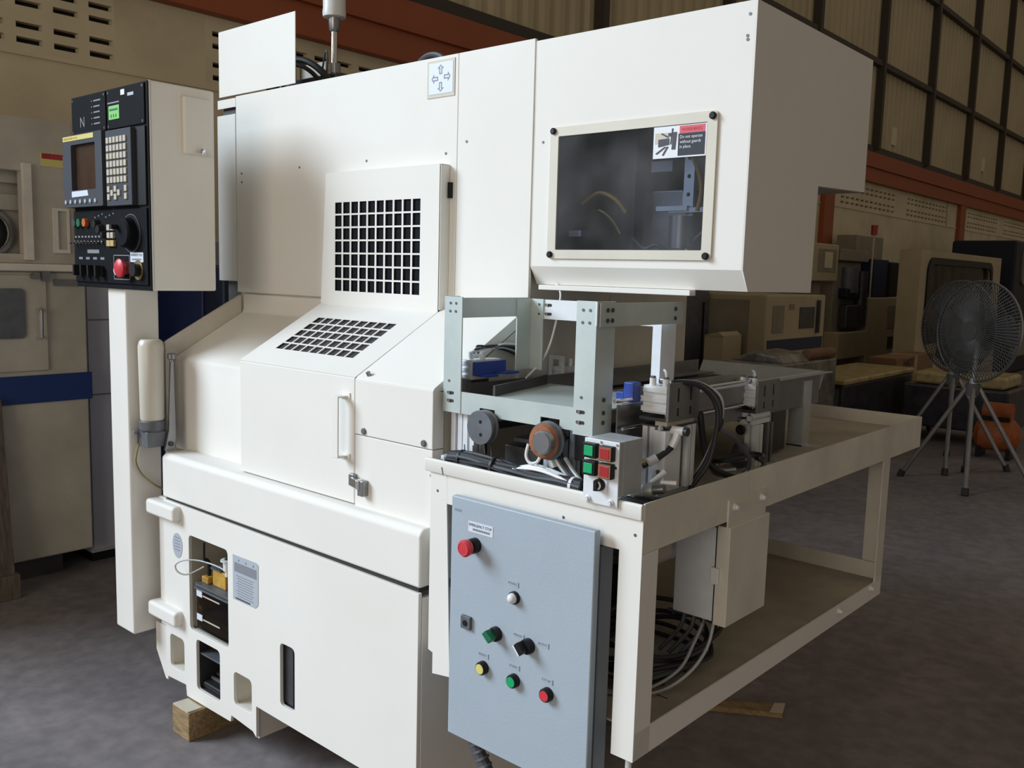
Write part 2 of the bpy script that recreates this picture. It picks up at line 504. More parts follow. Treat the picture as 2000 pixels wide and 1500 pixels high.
part('handle', MB().tube([(-5.085, 1.965, 1.46), (-5.05, 1.97, 1.455), (-5.045, 1.972, 1.44), (-5.045, 1.97, 1.33), (-5.05, 1.97, 1.315), (-5.085, 1.965, 1.31)], 0.010), 'steel_bright', dr)
part('latch', MB().cyl((-5.08, 1.95, 1.635), (-5.03, 1.95, 1.635), 0.016).box(-5.09, -5.06, 1.99, 2.03, 1.61, 1.66), 'steel', t)
part('name_plate', MB().box(-5.1, -5.09, 2.06, 2.21, 1.585, 1.62), 'steel', t)
part('plinth', MB().box(-6.1, -5.2, 0.5, 2.1, FZ, 0.09), 'steel_dark', t)
part('narrow_window_frame', MB().plate(rect(2.075, 2.16, 1.76, 2.0), [rect(2.10, 2.15, 1.78, 1.985)], (-5.119, 0, 0), YY, ZZ, XX, 0.012), 'cream_dirty', t)
cs = part('caution_sticker', MB().box(-5.12, -5.117, 2.025, 2.19, 2.215, 2.285), 'yellow', t)
part('sticker_header', MB().box(-5.118, -5.115, 2.03, 2.19, 2.255, 2.283), 'red_dark', cs)
text('lettering', 'CAUTION', 0.026, (-5.1145, 2.075, 2.259), YY, ZZ, 'sticker_red', cs)

t = thing('scaffold_plank', (-4.97, 1.68, FZ), 'weathered grey plank leaning upright against the blue striped machine', 'plank')
part('board', MB().prism('y', [(-4.97, FZ), (-4.93, FZ), (-5.035, 1.0), (-5.075, 1.0)], 1.50, 1.755), 'wood_old', t, bevel=0.004)
part('end_cleat', MB().box(-4.975, -4.91, 1.48, 1.77, FZ, 0.09), 'wood_old', t, bevel=0.005)

t = thing('wall_panel_standin', (-5.5, 2.42, FZ), 'added lavender grey wall-panel locker between the blue striped machine and the console pedestal', 'standin')  # added box standing in for the grey wall panels, forward to catch light
part('panel_box', MB().box(-5.9, -5.215, 2.275, 2.56, FZ + 0.06, 1.6), 'panel_lavender', t, bevel=0.004)
for (z0, z1) in ((FZ + 0.08, 0.955), (0.962, 1.385), (1.392, 1.59)):
    part('door', MB().box(-5.216, -5.20, 2.28, 2.555, z0, z1), 'panel_lavender', t, bevel=0.004)  # faces of the added box, split like the wall panels
part('plinth', MB().box(-5.88, -5.25, 2.29, 2.55, FZ, FZ + 0.06), 'black', t)

t = thing('hydraulic_unit', (-5.0, 3.1, FZ), 'dark navy machine cabinet seen between operator console and lathe', 'machine')
part('cabinet', MB().box(-5.75, -4.55, 2.75, 3.7, FZ, 1.72), 'navy', t, bevel=0.02)
part('door', MB().box(-5.5, -4.75, 2.735, 2.76, 0.2, 1.66), 'far_blue', t, bevel=0.01)
part('column', MB().box(-5.75, -5.55, 2.70, 2.76, FZ, 1.66), 'black', t)
part('gauge', MB().cyl((-5.65, 2.70, 1.42), (-5.65, 2.66, 1.42), 0.04), 'gun_grey', t)
part('valve_block', MB().box(-5.62, -5.50, 2.66, 2.71, 1.24, 1.36), 'gun_grey', t, bevel=0.01)

# ================================================================== machines far down the shed
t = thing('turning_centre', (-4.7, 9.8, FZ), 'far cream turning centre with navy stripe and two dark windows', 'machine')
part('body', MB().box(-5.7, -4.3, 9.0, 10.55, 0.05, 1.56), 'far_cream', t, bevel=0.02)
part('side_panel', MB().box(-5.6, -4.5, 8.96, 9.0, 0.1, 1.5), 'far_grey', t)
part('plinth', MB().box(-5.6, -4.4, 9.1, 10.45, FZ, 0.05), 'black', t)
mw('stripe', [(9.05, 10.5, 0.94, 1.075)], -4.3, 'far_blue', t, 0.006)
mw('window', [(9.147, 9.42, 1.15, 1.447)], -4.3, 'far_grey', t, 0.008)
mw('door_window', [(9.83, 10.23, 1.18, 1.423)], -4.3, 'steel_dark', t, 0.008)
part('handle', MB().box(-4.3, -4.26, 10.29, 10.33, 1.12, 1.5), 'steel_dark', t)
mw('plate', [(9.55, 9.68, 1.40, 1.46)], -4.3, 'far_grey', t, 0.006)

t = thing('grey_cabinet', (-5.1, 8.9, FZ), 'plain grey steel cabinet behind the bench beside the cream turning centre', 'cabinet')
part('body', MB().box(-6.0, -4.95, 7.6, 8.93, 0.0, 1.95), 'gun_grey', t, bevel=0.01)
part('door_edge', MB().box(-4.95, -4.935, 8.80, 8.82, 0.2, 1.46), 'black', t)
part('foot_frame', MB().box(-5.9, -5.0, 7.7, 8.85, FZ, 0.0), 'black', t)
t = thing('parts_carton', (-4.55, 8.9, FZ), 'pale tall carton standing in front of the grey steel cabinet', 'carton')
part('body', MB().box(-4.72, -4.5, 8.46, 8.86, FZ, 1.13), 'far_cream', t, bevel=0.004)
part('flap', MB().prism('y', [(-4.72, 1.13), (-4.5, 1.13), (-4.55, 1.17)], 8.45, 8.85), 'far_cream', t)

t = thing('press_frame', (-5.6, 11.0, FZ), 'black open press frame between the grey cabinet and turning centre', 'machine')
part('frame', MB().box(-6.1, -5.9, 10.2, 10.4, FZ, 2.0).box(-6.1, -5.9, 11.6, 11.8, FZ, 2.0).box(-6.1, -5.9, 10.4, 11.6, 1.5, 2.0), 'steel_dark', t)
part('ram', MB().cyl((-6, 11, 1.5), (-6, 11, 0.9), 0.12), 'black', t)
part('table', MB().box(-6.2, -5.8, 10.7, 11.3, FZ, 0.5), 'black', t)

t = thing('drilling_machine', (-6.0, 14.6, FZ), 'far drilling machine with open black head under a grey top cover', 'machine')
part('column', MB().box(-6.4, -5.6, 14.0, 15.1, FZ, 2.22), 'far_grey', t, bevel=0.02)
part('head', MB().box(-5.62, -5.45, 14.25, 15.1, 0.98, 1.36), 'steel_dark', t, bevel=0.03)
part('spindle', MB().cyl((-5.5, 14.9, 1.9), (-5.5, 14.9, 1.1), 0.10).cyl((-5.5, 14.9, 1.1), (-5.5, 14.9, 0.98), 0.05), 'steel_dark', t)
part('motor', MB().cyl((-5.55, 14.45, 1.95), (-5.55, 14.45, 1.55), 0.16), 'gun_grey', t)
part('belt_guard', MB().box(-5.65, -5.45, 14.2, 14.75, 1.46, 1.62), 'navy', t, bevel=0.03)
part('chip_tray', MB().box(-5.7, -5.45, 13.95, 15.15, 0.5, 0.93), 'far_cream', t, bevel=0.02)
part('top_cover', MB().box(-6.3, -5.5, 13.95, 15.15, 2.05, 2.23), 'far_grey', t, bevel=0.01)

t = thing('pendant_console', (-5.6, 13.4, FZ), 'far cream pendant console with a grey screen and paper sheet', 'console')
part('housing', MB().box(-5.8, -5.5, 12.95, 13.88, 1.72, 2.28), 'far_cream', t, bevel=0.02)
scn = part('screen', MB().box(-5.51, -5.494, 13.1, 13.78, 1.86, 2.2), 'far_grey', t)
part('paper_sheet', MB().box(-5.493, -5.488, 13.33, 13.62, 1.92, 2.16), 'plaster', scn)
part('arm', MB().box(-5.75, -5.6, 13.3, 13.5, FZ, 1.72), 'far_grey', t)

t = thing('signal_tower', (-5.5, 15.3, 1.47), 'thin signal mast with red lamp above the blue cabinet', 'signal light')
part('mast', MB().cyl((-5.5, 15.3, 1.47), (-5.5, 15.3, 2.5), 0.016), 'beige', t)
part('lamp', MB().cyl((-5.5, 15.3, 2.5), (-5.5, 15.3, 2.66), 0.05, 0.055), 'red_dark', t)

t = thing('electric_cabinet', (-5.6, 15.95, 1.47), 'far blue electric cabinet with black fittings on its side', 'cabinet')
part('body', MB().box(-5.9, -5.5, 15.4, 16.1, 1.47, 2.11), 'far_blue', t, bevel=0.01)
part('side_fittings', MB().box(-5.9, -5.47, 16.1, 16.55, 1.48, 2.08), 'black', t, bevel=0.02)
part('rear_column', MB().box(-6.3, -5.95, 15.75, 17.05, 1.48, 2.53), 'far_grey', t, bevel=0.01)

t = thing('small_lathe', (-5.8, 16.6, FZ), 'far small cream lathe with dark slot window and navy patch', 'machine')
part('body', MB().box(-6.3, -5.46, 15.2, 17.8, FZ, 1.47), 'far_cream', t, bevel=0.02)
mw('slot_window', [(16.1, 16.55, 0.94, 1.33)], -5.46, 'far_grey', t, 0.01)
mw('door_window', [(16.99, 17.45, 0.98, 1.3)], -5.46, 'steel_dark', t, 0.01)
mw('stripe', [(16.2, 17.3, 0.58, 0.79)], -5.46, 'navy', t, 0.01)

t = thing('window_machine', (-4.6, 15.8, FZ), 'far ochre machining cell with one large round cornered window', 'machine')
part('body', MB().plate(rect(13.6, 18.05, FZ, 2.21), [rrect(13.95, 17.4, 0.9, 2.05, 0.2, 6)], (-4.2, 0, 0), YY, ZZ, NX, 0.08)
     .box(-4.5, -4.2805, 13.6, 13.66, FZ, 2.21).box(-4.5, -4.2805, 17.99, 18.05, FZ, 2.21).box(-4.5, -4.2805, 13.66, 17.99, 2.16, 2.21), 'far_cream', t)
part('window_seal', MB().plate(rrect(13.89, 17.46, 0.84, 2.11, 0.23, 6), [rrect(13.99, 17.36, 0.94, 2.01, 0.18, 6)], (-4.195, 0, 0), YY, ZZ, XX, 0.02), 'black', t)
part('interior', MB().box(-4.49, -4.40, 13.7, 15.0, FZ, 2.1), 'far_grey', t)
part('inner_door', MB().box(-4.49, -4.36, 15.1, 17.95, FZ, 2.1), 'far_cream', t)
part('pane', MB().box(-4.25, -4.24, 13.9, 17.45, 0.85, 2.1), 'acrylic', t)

t = thing('black_machine', (-5.2, 21.0, FZ), 'far black machine with grey rounded cover panels at the end of the row', 'machine')
part('body', MB().box(-5.6, -4.4, 20.0, 23.5, FZ, 2.62), 'navy', t, bevel=0.05)
part('cover', MB().prism('x', rrect(20.5, 22.9, 1.75, 2.45, 0.15), -4.42, -4.36), 'far_grey', t)
part('lower_cover', MB().box(-4.5, -4.3, 20.2, 23.2, 0.3, 1.0), 'far_grey', t, bevel=0.05)

# goods wrapped in film
t = thing('wrapped_crate', (-3.7, 8.3, FZ), 'crate wrapped in glossy stretch film with a cardboard tube on top', 'crate')
part('crate', MB().box(-4.1, -3.5, 7.75, 8.98, FZ, 0.96), 'film_grey', t, bevel=0.02)
part('film_hump', MB().prism('y', [(-4.1, 0.95), (-3.52, 0.95), (-3.6, 1.03), (-3.85, 1.06)], 7.8, 8.4), 'film_grey', t, bevel=0.03)
part('side_label', MB().box(-3.5, -3.49, 7.95, 8.1, 0.4, 0.75), 'beige', t)
t = thing('cardboard_tube', (-3.58, 8.7, 0.96), 'short brown cardboard tube lying on the film wrapped crate', 'tube')
part('tube', MB().cyl((-3.58, 8.4, 1.015), (-3.56, 8.98, 1.015), 0.05), 'carton', t)
part('core', MB().cyl((-3.56, 8.975, 1.015), (-3.559, 8.99, 1.015), 0.036), 'black', t)

t = thing('dark_wrapped_box', (-3.8, 10.2, FZ), 'dark box in creased film with a shiny gold coloured lid', 'box')
part('box', MB().box(-4.18, -3.5, 9.2, 11.35, FZ, 0.66), 'film_dark', t, bevel=0.02)
part('lid', MB().box(-4.2, -3.48, 9.18, 11.37, 0.66, 0.72), 'gold_top', t, bevel=0.02)
part('end_panel', MB().box(-4.15, -3.55, 9.17, 9.2, 0.02, 0.62), 'gun_grey', t)

t = thing('shipping_carton', (-3.95, 12.3, FZ), 'brown shipping carton with black lettering behind the pedestal fans', 'carton')
part('box', MB().box(-4.12, -3.78, 11.6, 13.1, FZ, 0.79), 'carton', t, bevel=0.01)
part('tape', MB().box(-4.12, -3.775, 12.3, 12.4, FZ, 0.795), 'gold_top', t)
text('lettering', 'HAITI', 0.15, (-3.774, 11.87, 0.66), YY, ZZ, 'black', t)
t = thing('pallet_goods', (-2.9, 11.2, FZ), 'low gold topped bundle on a dark trolley behind the fans', 'bundle')
part('trolley', MB().box(-3.4, -2.3, 10.7, 11.6, 0.12, 0.6), 'film_dark', t, bevel=0.03)
part('bundle', MB().box(-3.3, -2.35, 10.75, 11.5, 0.6, 0.74), 'gold_top', t, bevel=0.04)
for (x, y) in ((-3.3, 10.8), (-2.4, 10.8), (-3.3, 11.5), (-2.4, 11.5)):
    part('caster', MB().cyl((x - 0.02, y, FZ + 0.07), (x + 0.02, y, FZ + 0.07), 0.07).box(x - 0.03, x + 0.03, y - 0.03, y + 0.03, FZ + 0.08, 0.13), 'rubber', t)
t = thing('air_compressor', (-2.28, 10.35, FZ), 'small orange air compressor on the floor behind the fans', 'compressor')
part('tank', MB().lathe((-2.5, 10.25, 0.20), (1, 0, 0), [(0, 0.03), (0.03, 0.12), (0.08, 0.17), (0.36, 0.17), (0.41, 0.12), (0.44, 0.03)]), 'orange_far', t)
part('motor', MB().cyl((-2.42, 10.25, 0.44), (-2.15, 10.25, 0.44), 0.09), 'orange_far', t)
part('saddle', MB().box(-2.42, -2.16, 10.16, 10.34, 0.34, 0.39), 'black', t)
for x in (-2.42, -2.14):
    part('foot', MB().box(x - 0.02, x + 0.02, 10.12, 10.38, FZ, 0.08), 'black', t)

# ---- pedestal fans
def make_fan(label):
    t = thing('pedestal_fan', (0, 0, FZ), label, 'fan', 'pedestal fans in the aisle', local=True)
    ORG[t] = Vector((0, 0, 0))                 # local heights are measured from the floor
    z = -ZS
    ang = math.radians(-28)
    hub = Vector((0, 0, 1.36 + z)); d = Vector((math.sin(ang), -math.cos(ang), 0.04)).normalized()
    u = d.orthogonal().normalized(); w = d.cross(u)
    def ring(rad, off, r, m, n=40):
        pts = [hub + d * off + u * (rad * math.cos(2 * math.pi * i / n)) + w * (rad * math.sin(2 * math.pi * i / n)) for i in range(n + 1)]
        return MB().tube([tuple(p) for p in pts], r, 6, 1)
    part('guard_rim', ring(0.44, 0.0, 0.011, 'fan_grey'), 'steel', t)
    def wires(off, flat):
        mb = MB()
        for i in range(84):
            a = 2 * math.pi * i / 84
            e = u * math.cos(a) + w * math.sin(a)
            p = [hub + d * off + e * 0.07, hub + d * (off * 0.92) + e * 0.26, hub + d * off * 0.05 + e * 0.435]
            mb.tube([tuple(q) for q in p], 0.0042, 4, 3)
        for rad in (0.16, 0.26, 0.35):
            n = 36
            k = off * (0.97 if rad < 0.2 else (0.9 if rad < 0.3 else 0.6))
            mb.tube([tuple(hub + d * k + u * (rad * math.cos(2 * math.pi * i / n)) + w * (rad * math.sin(2 * math.pi * i / n))) for i in range(n + 1)], 0.003, 4, 1)
        return mb
    fg = part('front_guard', wires(0.10, 0), 'fan_grey', t, smooth=False)
    part('badge', MB().cyl(tuple(hub + d * 0.095), tuple(hub + d * 0.11), 0.085, n=28), 'fan_grey', fg)
    part('rear_guard', wires(-0.10, 0), 'fan_grey', t, smooth=False)
    for k in range(3):
        a0 = 2 * math.pi * k / 3 + 0.4
        mb = MB()
        sec = []
        for rad, da in ((0.06, 0.35), (0.2, 0.42), (0.34, 0.42), (0.40, 0.28)):
            for s in (-1, 1):
                a = a0 + s * da
                e = u * math.cos(a) + w * math.sin(a)
                for q in (-0.003, 0.003): sec.append(tuple(hub + e * rad + d * (s * 0.035 + q)))
        mb.v = sec
        for i in range(3):
            b = i * 4
            mb.f += [(b, b + 4, b + 6, b + 2), (b + 1, b + 3, b + 7, b + 5), (b, b + 1, b + 5, b + 4), (b + 2, b + 6, b + 7, b + 3)]
        mb.f += [(0, 2, 3, 1), (12, 13, 15, 14)]
        part('blade', mb, 'fan_grey', t)
    part('motor', MB().cyl(tuple(hub - d * 0.02), tuple(hub - d * 0.30), 0.085).cyl(tuple(hub + d * 0.06), tuple(hub - d * 0.02), 0.06), 'fan_grey', t)
    part('pole', MB().cyl((0, 0, 0.72 + z), (0, 0, 1.3 + z), 0.022).cyl((0, 0, 0.78 + z), (0, 0, 0.95 + z), 0.034), 'alu', t)
    part('collar', MB().cyl((0, 0, 0.80 + z), (0, 0, 0.90 + z), 0.06), 'fan_grey', t)
    for k in range(4):
        a = math.radians(15 + 90 * k)
        e = Vector((math.cos(a), math.sin(a), 0))
        lg = part('leg', MB().cyl(tuple(e * 0.05 + Vector((0, 0, 0.86 + z))), tuple(e * 0.52 + Vector((0, 0, 0.03 + z))), 0.02, 0.02, 8), 'steel', t)
        part('rubber_foot', MB().cyl(tuple(e * 0.515 + Vector((0, 0, 0.06 + z))), tuple(e * 0.535 + Vector((0, 0, 0.0 + z))), 0.03, 0.032, 8), 'rubber', lg)
    return t
f1 = make_fan('round grey pedestal fan on a four legged stand beside the orange compressor')
f1.location = (-2.15, 8.66, 0)
f2 = copy_tree(f1)
f2['label'] = 'round grey pedestal fan standing behind the other fan near the carton'
f2.location = (-2.52, 9.40, 0)
# ================================================================== the lathe
YF = 1.689
lathe = thing('cnc_lathe', (-2.55, 2.4, FZ), 'cream white CNC lathe with sloped front, two square grilles and nameplate', 'machine tool')

# ---- base casting front with its openings
outer = [(-3.24, 0.82), (-1.80, 0.815), (-1.80, 0.19), (-2.617, 0.194), (-2.617, 0.078), (-2.64, 0.094), (-2.775, 0.104), (-2.782, 0.078),
         (-3.088, 0.072), (-3.094, 0.115), (-3.24, 0.106)]
ops = [rrect(-3.055, -2.79, 0.352, 0.717, 0.018), rrect(-3.012, -2.85, 0.128, 0.324, 0.018),
       rrect(-3.208, -3.102, 0.160, 0.29, 0.018), rrect(-2.757, -2.645, 0.157, 0.279, 0.018),
       rrect(-2.472, -2.392, 0.252, 0.471, 0.016)]
part('base_front', MB().plate(outer, ops, (0, YF, 0), XX, ZZ, YY, 0.014), 'cream', lathe, bevel=0.002, seg=1)
base = part('base', MB().box(-1.812, -1.798, YF + 0.0145, 3.05, 0.10, 0.80)
            .box(-3.24, -3.226, YF + 0.014, 3.05, 0.11, 0.80)
            .box(-3.226, -1.812, 2.2, 3.05, 0.12, 0.80), 'cream', lathe)

def recess(x0, x1, z0, z1, dep, m):
    y0 = YF + 0.013; y1 = y0 + dep; e = 0.004
    return MB().box(x0 - e, x1 + e, y1, y1 + e, z0 - e, z1 + e).box(x0 - e, x0, y0, y1, z0 - e, z1 + e) \
        .box(x1, x1 + e, y0, y1, z0 - e, z1 + e).box(x0, x1, y0, y1, z0 - e, z0).box(x0, x1, y0, y1, z1, z1 + e)
part('recess', recess(-3.055, -2.70, 0.352, 0.76, 0.24, None), 'cream_inner', lathe)
part('recess', recess(-3.012, -2.80, 0.128, 0.324, 0.26, None), 'steel_dark', lathe)  # dark colour stands in for the shade inside this opening
part('recess', recess(-3.208, -3.08, 0.160, 0.29, 0.09, None), 'cream_dirty', lathe)
part('recess', recess(-2.757, -2.63, 0.157, 0.279, 0.09, None), 'cream_dirty', lathe)
part('recess', recess(-2.472, -2.37, 0.252, 0.471, 0.03, None), 'steel_dark', lathe)
part('slot_plate', MB().box(-2.470, -2.425, 1.708, 1.715, 0.256, 0.468), 'steel_dark', lathe)
part('shelf_plate', MB().box(-3.01, -2.81, 1.704, 1.95, 0.262, 0.268), 'gun_grey', lathe)
part('foot_bracket', MB().box(-2.64, -2.62, YF + 0.014, 1.83, 0.07, 0.19), 'cream_dirty', lathe)
for (x, y) in ((-3.18, 2.1), (-2.5, 2.7), (-1.9, 2.3), (-3.1, 2.95), (-1.9, 2.95)):
    part('levelling_foot', MB().cyl((x, y, FZ), (x, y, FZ + 0.03), 0.05).cyl((x, y, FZ + 0.03), (x, y, 0.14), 0.018), 'steel_dark', lathe)
part('corner_plate', MB().prism('y', [(-3.34, 0.30), (-3.25, 0.30), (-3.25, 0.083), (-3.268, 0.083), (-3.34, 0.185)], 1.70, 1.708), 'cream', lathe)
part('left_flange_post', MB().box(-3.30, -3.24, 1.70, 1.76, 0.30, 0.82), 'cream', lathe, bevel=0.006)
for (z0, z1) in ((0.755, 0.815), (0.345, 0.405)):
    part('hinge_lug', MB().box(-3.32, -3.105, 1.655, 1.73, z0, z1), 'cream', lathe, bevel=0.014, seg=3)
# nameplates
pl = part('specification_plate', MB().plate([(-2.753, 0.713), (-2.753, 0.551), (-2.615, 0.551), (-2.597, 0.566), (-2.595, 0.708), (-2.605, 0.714)], [], (0, YF - 0.0015, 0), XX, ZZ, YY, 0.0015), 'label_grey', lathe)
for k in range(3): part('punch_mark', MB().cyl((-2.715 + 0.045 * k, YF - 0.0016, 0.698), (-2.715 + 0.045 * k, YF - 0.0022, 0.698), 0.004, n=10), 'ink_grey', pl)
part('print_block', MB().box(-2.742, -2.606, YF - 0.0022, YF - 0.0016, 0.655, 0.688), 'ink_grey', pl)
for k in range(9):
    part('print_line', MB().box(-2.73 + 0.004 * (k % 3), -2.625 - 0.006 * (k % 2), YF - 0.0022, YF - 0.0016, 0.640 - 0.009 * k, 0.6425 - 0.009 * k), 'ink_grey', pl)
part('print_line', MB().box(-2.735, -2.645, YF - 0.0022, YF - 0.0016, 0.556, 0.561), 'ink', pl)
rp = part('round_plate', MB().plate([(-3.136 + 0.036 * math.cos(t_) , 0.662 + 0.036 * math.sin(t_) * (1.25 if math.sin(t_) > 0 else 1.45)) for t_ in [2 * math.pi * i / 28 for i in range(28)]], [], (0, YF - 0.0015, 0), XX, ZZ, YY, 0.0015), 'label_grey', lathe)
for k in range(5): part('print_line', MB().box(-3.155, -3.117, YF - 0.0022, YF - 0.0016, 0.688 - 0.012 * k, 0.691 - 0.012 * k), 'ink_grey', rp)
part('base_seam', MB().box(-3.235, -1.81, YF + 0.010, 1.80, 0.815, 0.832), 'dark_gap', lathe)

# ---- front coolant pan
part('front_pan', MB().prism('x', [(YF, 0.830), (YF, 0.985), (YF + 0.014, 1.0), (1.86, 1.0), (1.86, 0.830)], -3.245, -1.797), 'cream', lathe, bevel=0.008, seg=3)

# ---- left recessed skirt with its side flange
part('side_skirt', MB().prism('x', [(1.80, 0.99), (1.80, 1.345), (1.806, 1.357), (2.106, 1.527), (2.112, 1.545), (2.112, 1.605), (2.13, 1.605), (2.13, 0.99)], -3.345, -2.762), 'cream', lathe, bevel=0.006)
part('side_flange', MB().prism('x', [(1.766, 0.97), (1.766, 1.414), (2.106, 1.600), (2.106, 0.97)], -3.366, -3.346), 'cream_dirty', lathe, bevel=0.003)

# ---- sliding door: front, slope with grille, upright box with grille
dz = (1.586 - 1.395); dy = (2.07 - 1.73); dl = math.hypot(dz, dy)
su = Vector((0, dy / dl, dz / dl)); sn = Vector((0, -dz / dl, dy / dl))
DX0, DX1 = -2.765, -2.1374
door = part('sliding_door', MB().box(DX0, DX1, 1.73, 1.79, 1.003, 1.3945).prism('x', [(1.79, 1.003), (1.79, 1.38), (2.075, 1.54), (2.075, 1.003)], DX0, DX0 + 0.01), 'cream', lathe, bevel=0.005)
sh = []
for i in range(9):
    for j in range(5):
        a0 = -2.668 + i * 0.0475; b0 = 0.092 + j * 0.0435
        sh.append(rect(a0, a0 + 0.0405, b0, b0 + 0.0365))
O = Vector((0, 1.73, 1.395))
part('slope_panel', MB().plate(rect(DX0, DX1, 0.0, dl), sh, O, XX, su, -sn, 0.002), 'cream', lathe)
part('slope_grille_backing', MB().plate(rect(-2.70, -2.21, 0.06, 0.34), [], O - sn * 0.006, XX, su, -sn, 0.003), 'steel_dark', lathe)
gh = []
for i in range(10):
    for j in range(7):
        a0 = -2.675 + i * 0.0458; b0 = 1.6385 + j * 0.0460
        gh.append(rect(a0, a0 + 0.0375, b0, b0 + 0.0400))
part('grille_panel', MB().plate(rect(DX0 + 0.045, -2.137, 1.582, 2.062), gh, (0, 2.07, 0), XX, ZZ, YY, 0.002), 'cream', lathe)
part('grille_backing', MB().box(-2.70, -2.19, 2.0765, 2.080, 1.62, 1.98), 'panel_black', lathe)
part('grille_box_side', MB().box(-2.137, -2.131, 2.072, 2.112, 1.592, 2.062).box(DX0 + 0.045, -2.131, 2.072, 2.112, 2.056, 2.062)
     .prism('y', [(DX0, 1.575), (DX0 + 0.045, 1.575), (DX0 + 0.045, 2.06), (DX0 + 0.03, 2.06)], 2.0725, 2.11), 'cream', lathe, bevel=0.003)
part('interlock_strip', MB().box(-2.130, -2.118, 2.10, 2.112, 1.955, 2.005), 'black', lathe)
hd = part('door_handle', MB().box(-2.196, -2.166, 1.688, 1.693, 1.146, 1.336).box(-2.196, -2.166, 1.693, 1.73, 1.331, 1.336).box(-2.196, -2.166, 1.693, 1.73, 1.146, 1.151)
          .box(-2.205, -2.157, 1.726, 1.731, 1.325, 1.345).box(-2.205, -2.157, 1.726, 1.731, 1.137, 1.157), 'cream', lathe, bevel=0.0015)
lt = part('door_latch', MB().box(-2.150, -2.125, 1.716, 1.731, 1.062, 1.100), 'steel', lathe, bevel=0.003)
part('latch_lever', MB().prism('z', [(-2.138, 1.712), (-2.095, 1.700), (-2.085, 1.706), (-2.090, 1.722), (-2.13, 1.722)], 1.062, 1.090), 'steel_bright', lt, bevel=0.003)
part('latch_strike', MB().box(-2.098, -2.072, 1.708, 1.731, 1.040, 1.088), 'steel', lt, bevel=0.003)

# ---- fixed cover to the right of the door
FX0, FX1 = -2.1364, -1.797
part('fixed_front_upper', MB().box(FX0, FX1, 1.73, 1.775, 1.2225, 1.3895), 'cream', lathe, bevel=0.003)
part('fixed_front_lower', MB().box(FX0, FX1, 1.731, 1.775, 0.995, 1.2205), 'cream', lathe, bevel=0.003)
part('fixed_slope', MB().prism('x', [(1.73, 1.389), (1.736, 1.397), (2.07, 1.5855), (2.112, 1.609), (2.112, 1.57), (1.775, 1.38)], FX0, FX1), 'cream', lathe, bevel=0.002)
for (x, z) in ((-2.093, 1.236), (-1.831, 1.237)):
    part('bolt', MB().lathe((x, 1.73, z), NY, [(-0.002, 0.010), (0.004, 0.010), (0.006, 0.008), (0.006, 0.0035)], 14), 'gun_grey', lathe)
part('oil_nipple', MB().cyl((-2.092, 1.747, 1.404), (-2.092, 1.742, 1.414), 0.007, n=12), 'steel', lathe)

# ---- upper covers
part('upper_cover', MB().box(-3.385, -2.1025, 2.112, 2.124, 1.6105, 2.407), 'cream', lathe, bevel=0.002)
part('upper_cover_right', MB().box(-2.1010, -1.786, 2.112, 2.124, 1.58, 2.407), 'cream', lathe, bevel=0.002)
part('upper_body', MB().box(-3.38, -1.799, 2.126, 2.56, 0.83, 2.398), 'cream_dirty', lathe)
part('rear_body', MB().box(-3.38, -1.797, 2.5625, 3.07, 0.83, 1.66), 'cream_dirty', lathe)
part('side_panel', MB().prism('x', [(1.776, 0.9), (1.776, 1.375), (2.11, 1.565), (2.125, 1.575), (2.125, 0.9)], -1.815, -1.799), 'cream_dirty', lathe)
part('corner_strip', MB().box(-3.522, -3.387, 2.112, 2.118, 2.366, 2.402), 'cream', lathe, bevel=0.001)
part('corner_gap', MB().box(-3.505, -3.386, 2.13, 2.136, 2.30, 2.39), 'steel_dark', lathe)
part('corner_cover', MB().box(-3.522, -3.387, 2.110, 2.118, 1.655, 2.338).box(-3.522, -3.516, 2.118, 2.3, 1.655, 2.338), 'cream', lathe, bevel=0.001)
part('corner_inner', MB().box(-3.50, -3.385, 2.14, 2.8, 1.0, 1.70), 'gun_grey', lathe)
part('top_splash_plate', MB().box(-3.502, -2.969, 2.108, 2.111, 2.412, 2.674), 'cream', lathe)
for (x, z) in ((-2.948, 2.098), (-2.552, 2.099), (-2.153, 2.099), (-3.345, 2.095), (-3.345, 2.06), (-2.06, 2.13)):
    part('screw', MB().cyl((x, 2.113, z), (x, 2.1105, z), 0.0045, n=10), 'gun_grey', lathe)
# direction sign on the cover
sg = part('arrow_sign', MB().box(-2.244, -2.117, 2.1095, 2.112, 2.279, 2.396), 'beige', lathe)
part('sign_sheet', MB().box(-2.234, -2.124, 2.1085, 2.1096, 2.290, 2.388), 'label_white', sg)
def arrow(cx, cz, dx, dz_, L=0.030):
    pts = [(-0.5, -0.22), (0.1, -0.22), (0.1, -0.5), (0.5, 0), (0.1, 0.5), (0.1, 0.22), (-0.5, 0.22)]
    inn = [(-0.38, -0.10), (0.2, -0.10), (0.2, -0.24), (0.36, 0), (0.2, 0.24), (0.2, 0.10), (-0.38, 0.10)]
    f = lambda P: [(cx + L * (a * dx - b * dz_), cz + L * (a * dz_ + b * dx)) for (a, b) in P]
    return MB().plate(f(pts), [f(inn)], (0, 2.1084, 0), XX, ZZ, NY, 0.0004)
for (cx, cz, dx, dz_) in ((-2.18, 2.366, 0, 1), (-2.18, 2.311, 0, -1), (-2.207, 2.338, -1, 0), (-2.150, 2.341, 1, 0)):
    part('arrow', arrow(cx, cz, dx, dz_), 'ink_grey', sg)

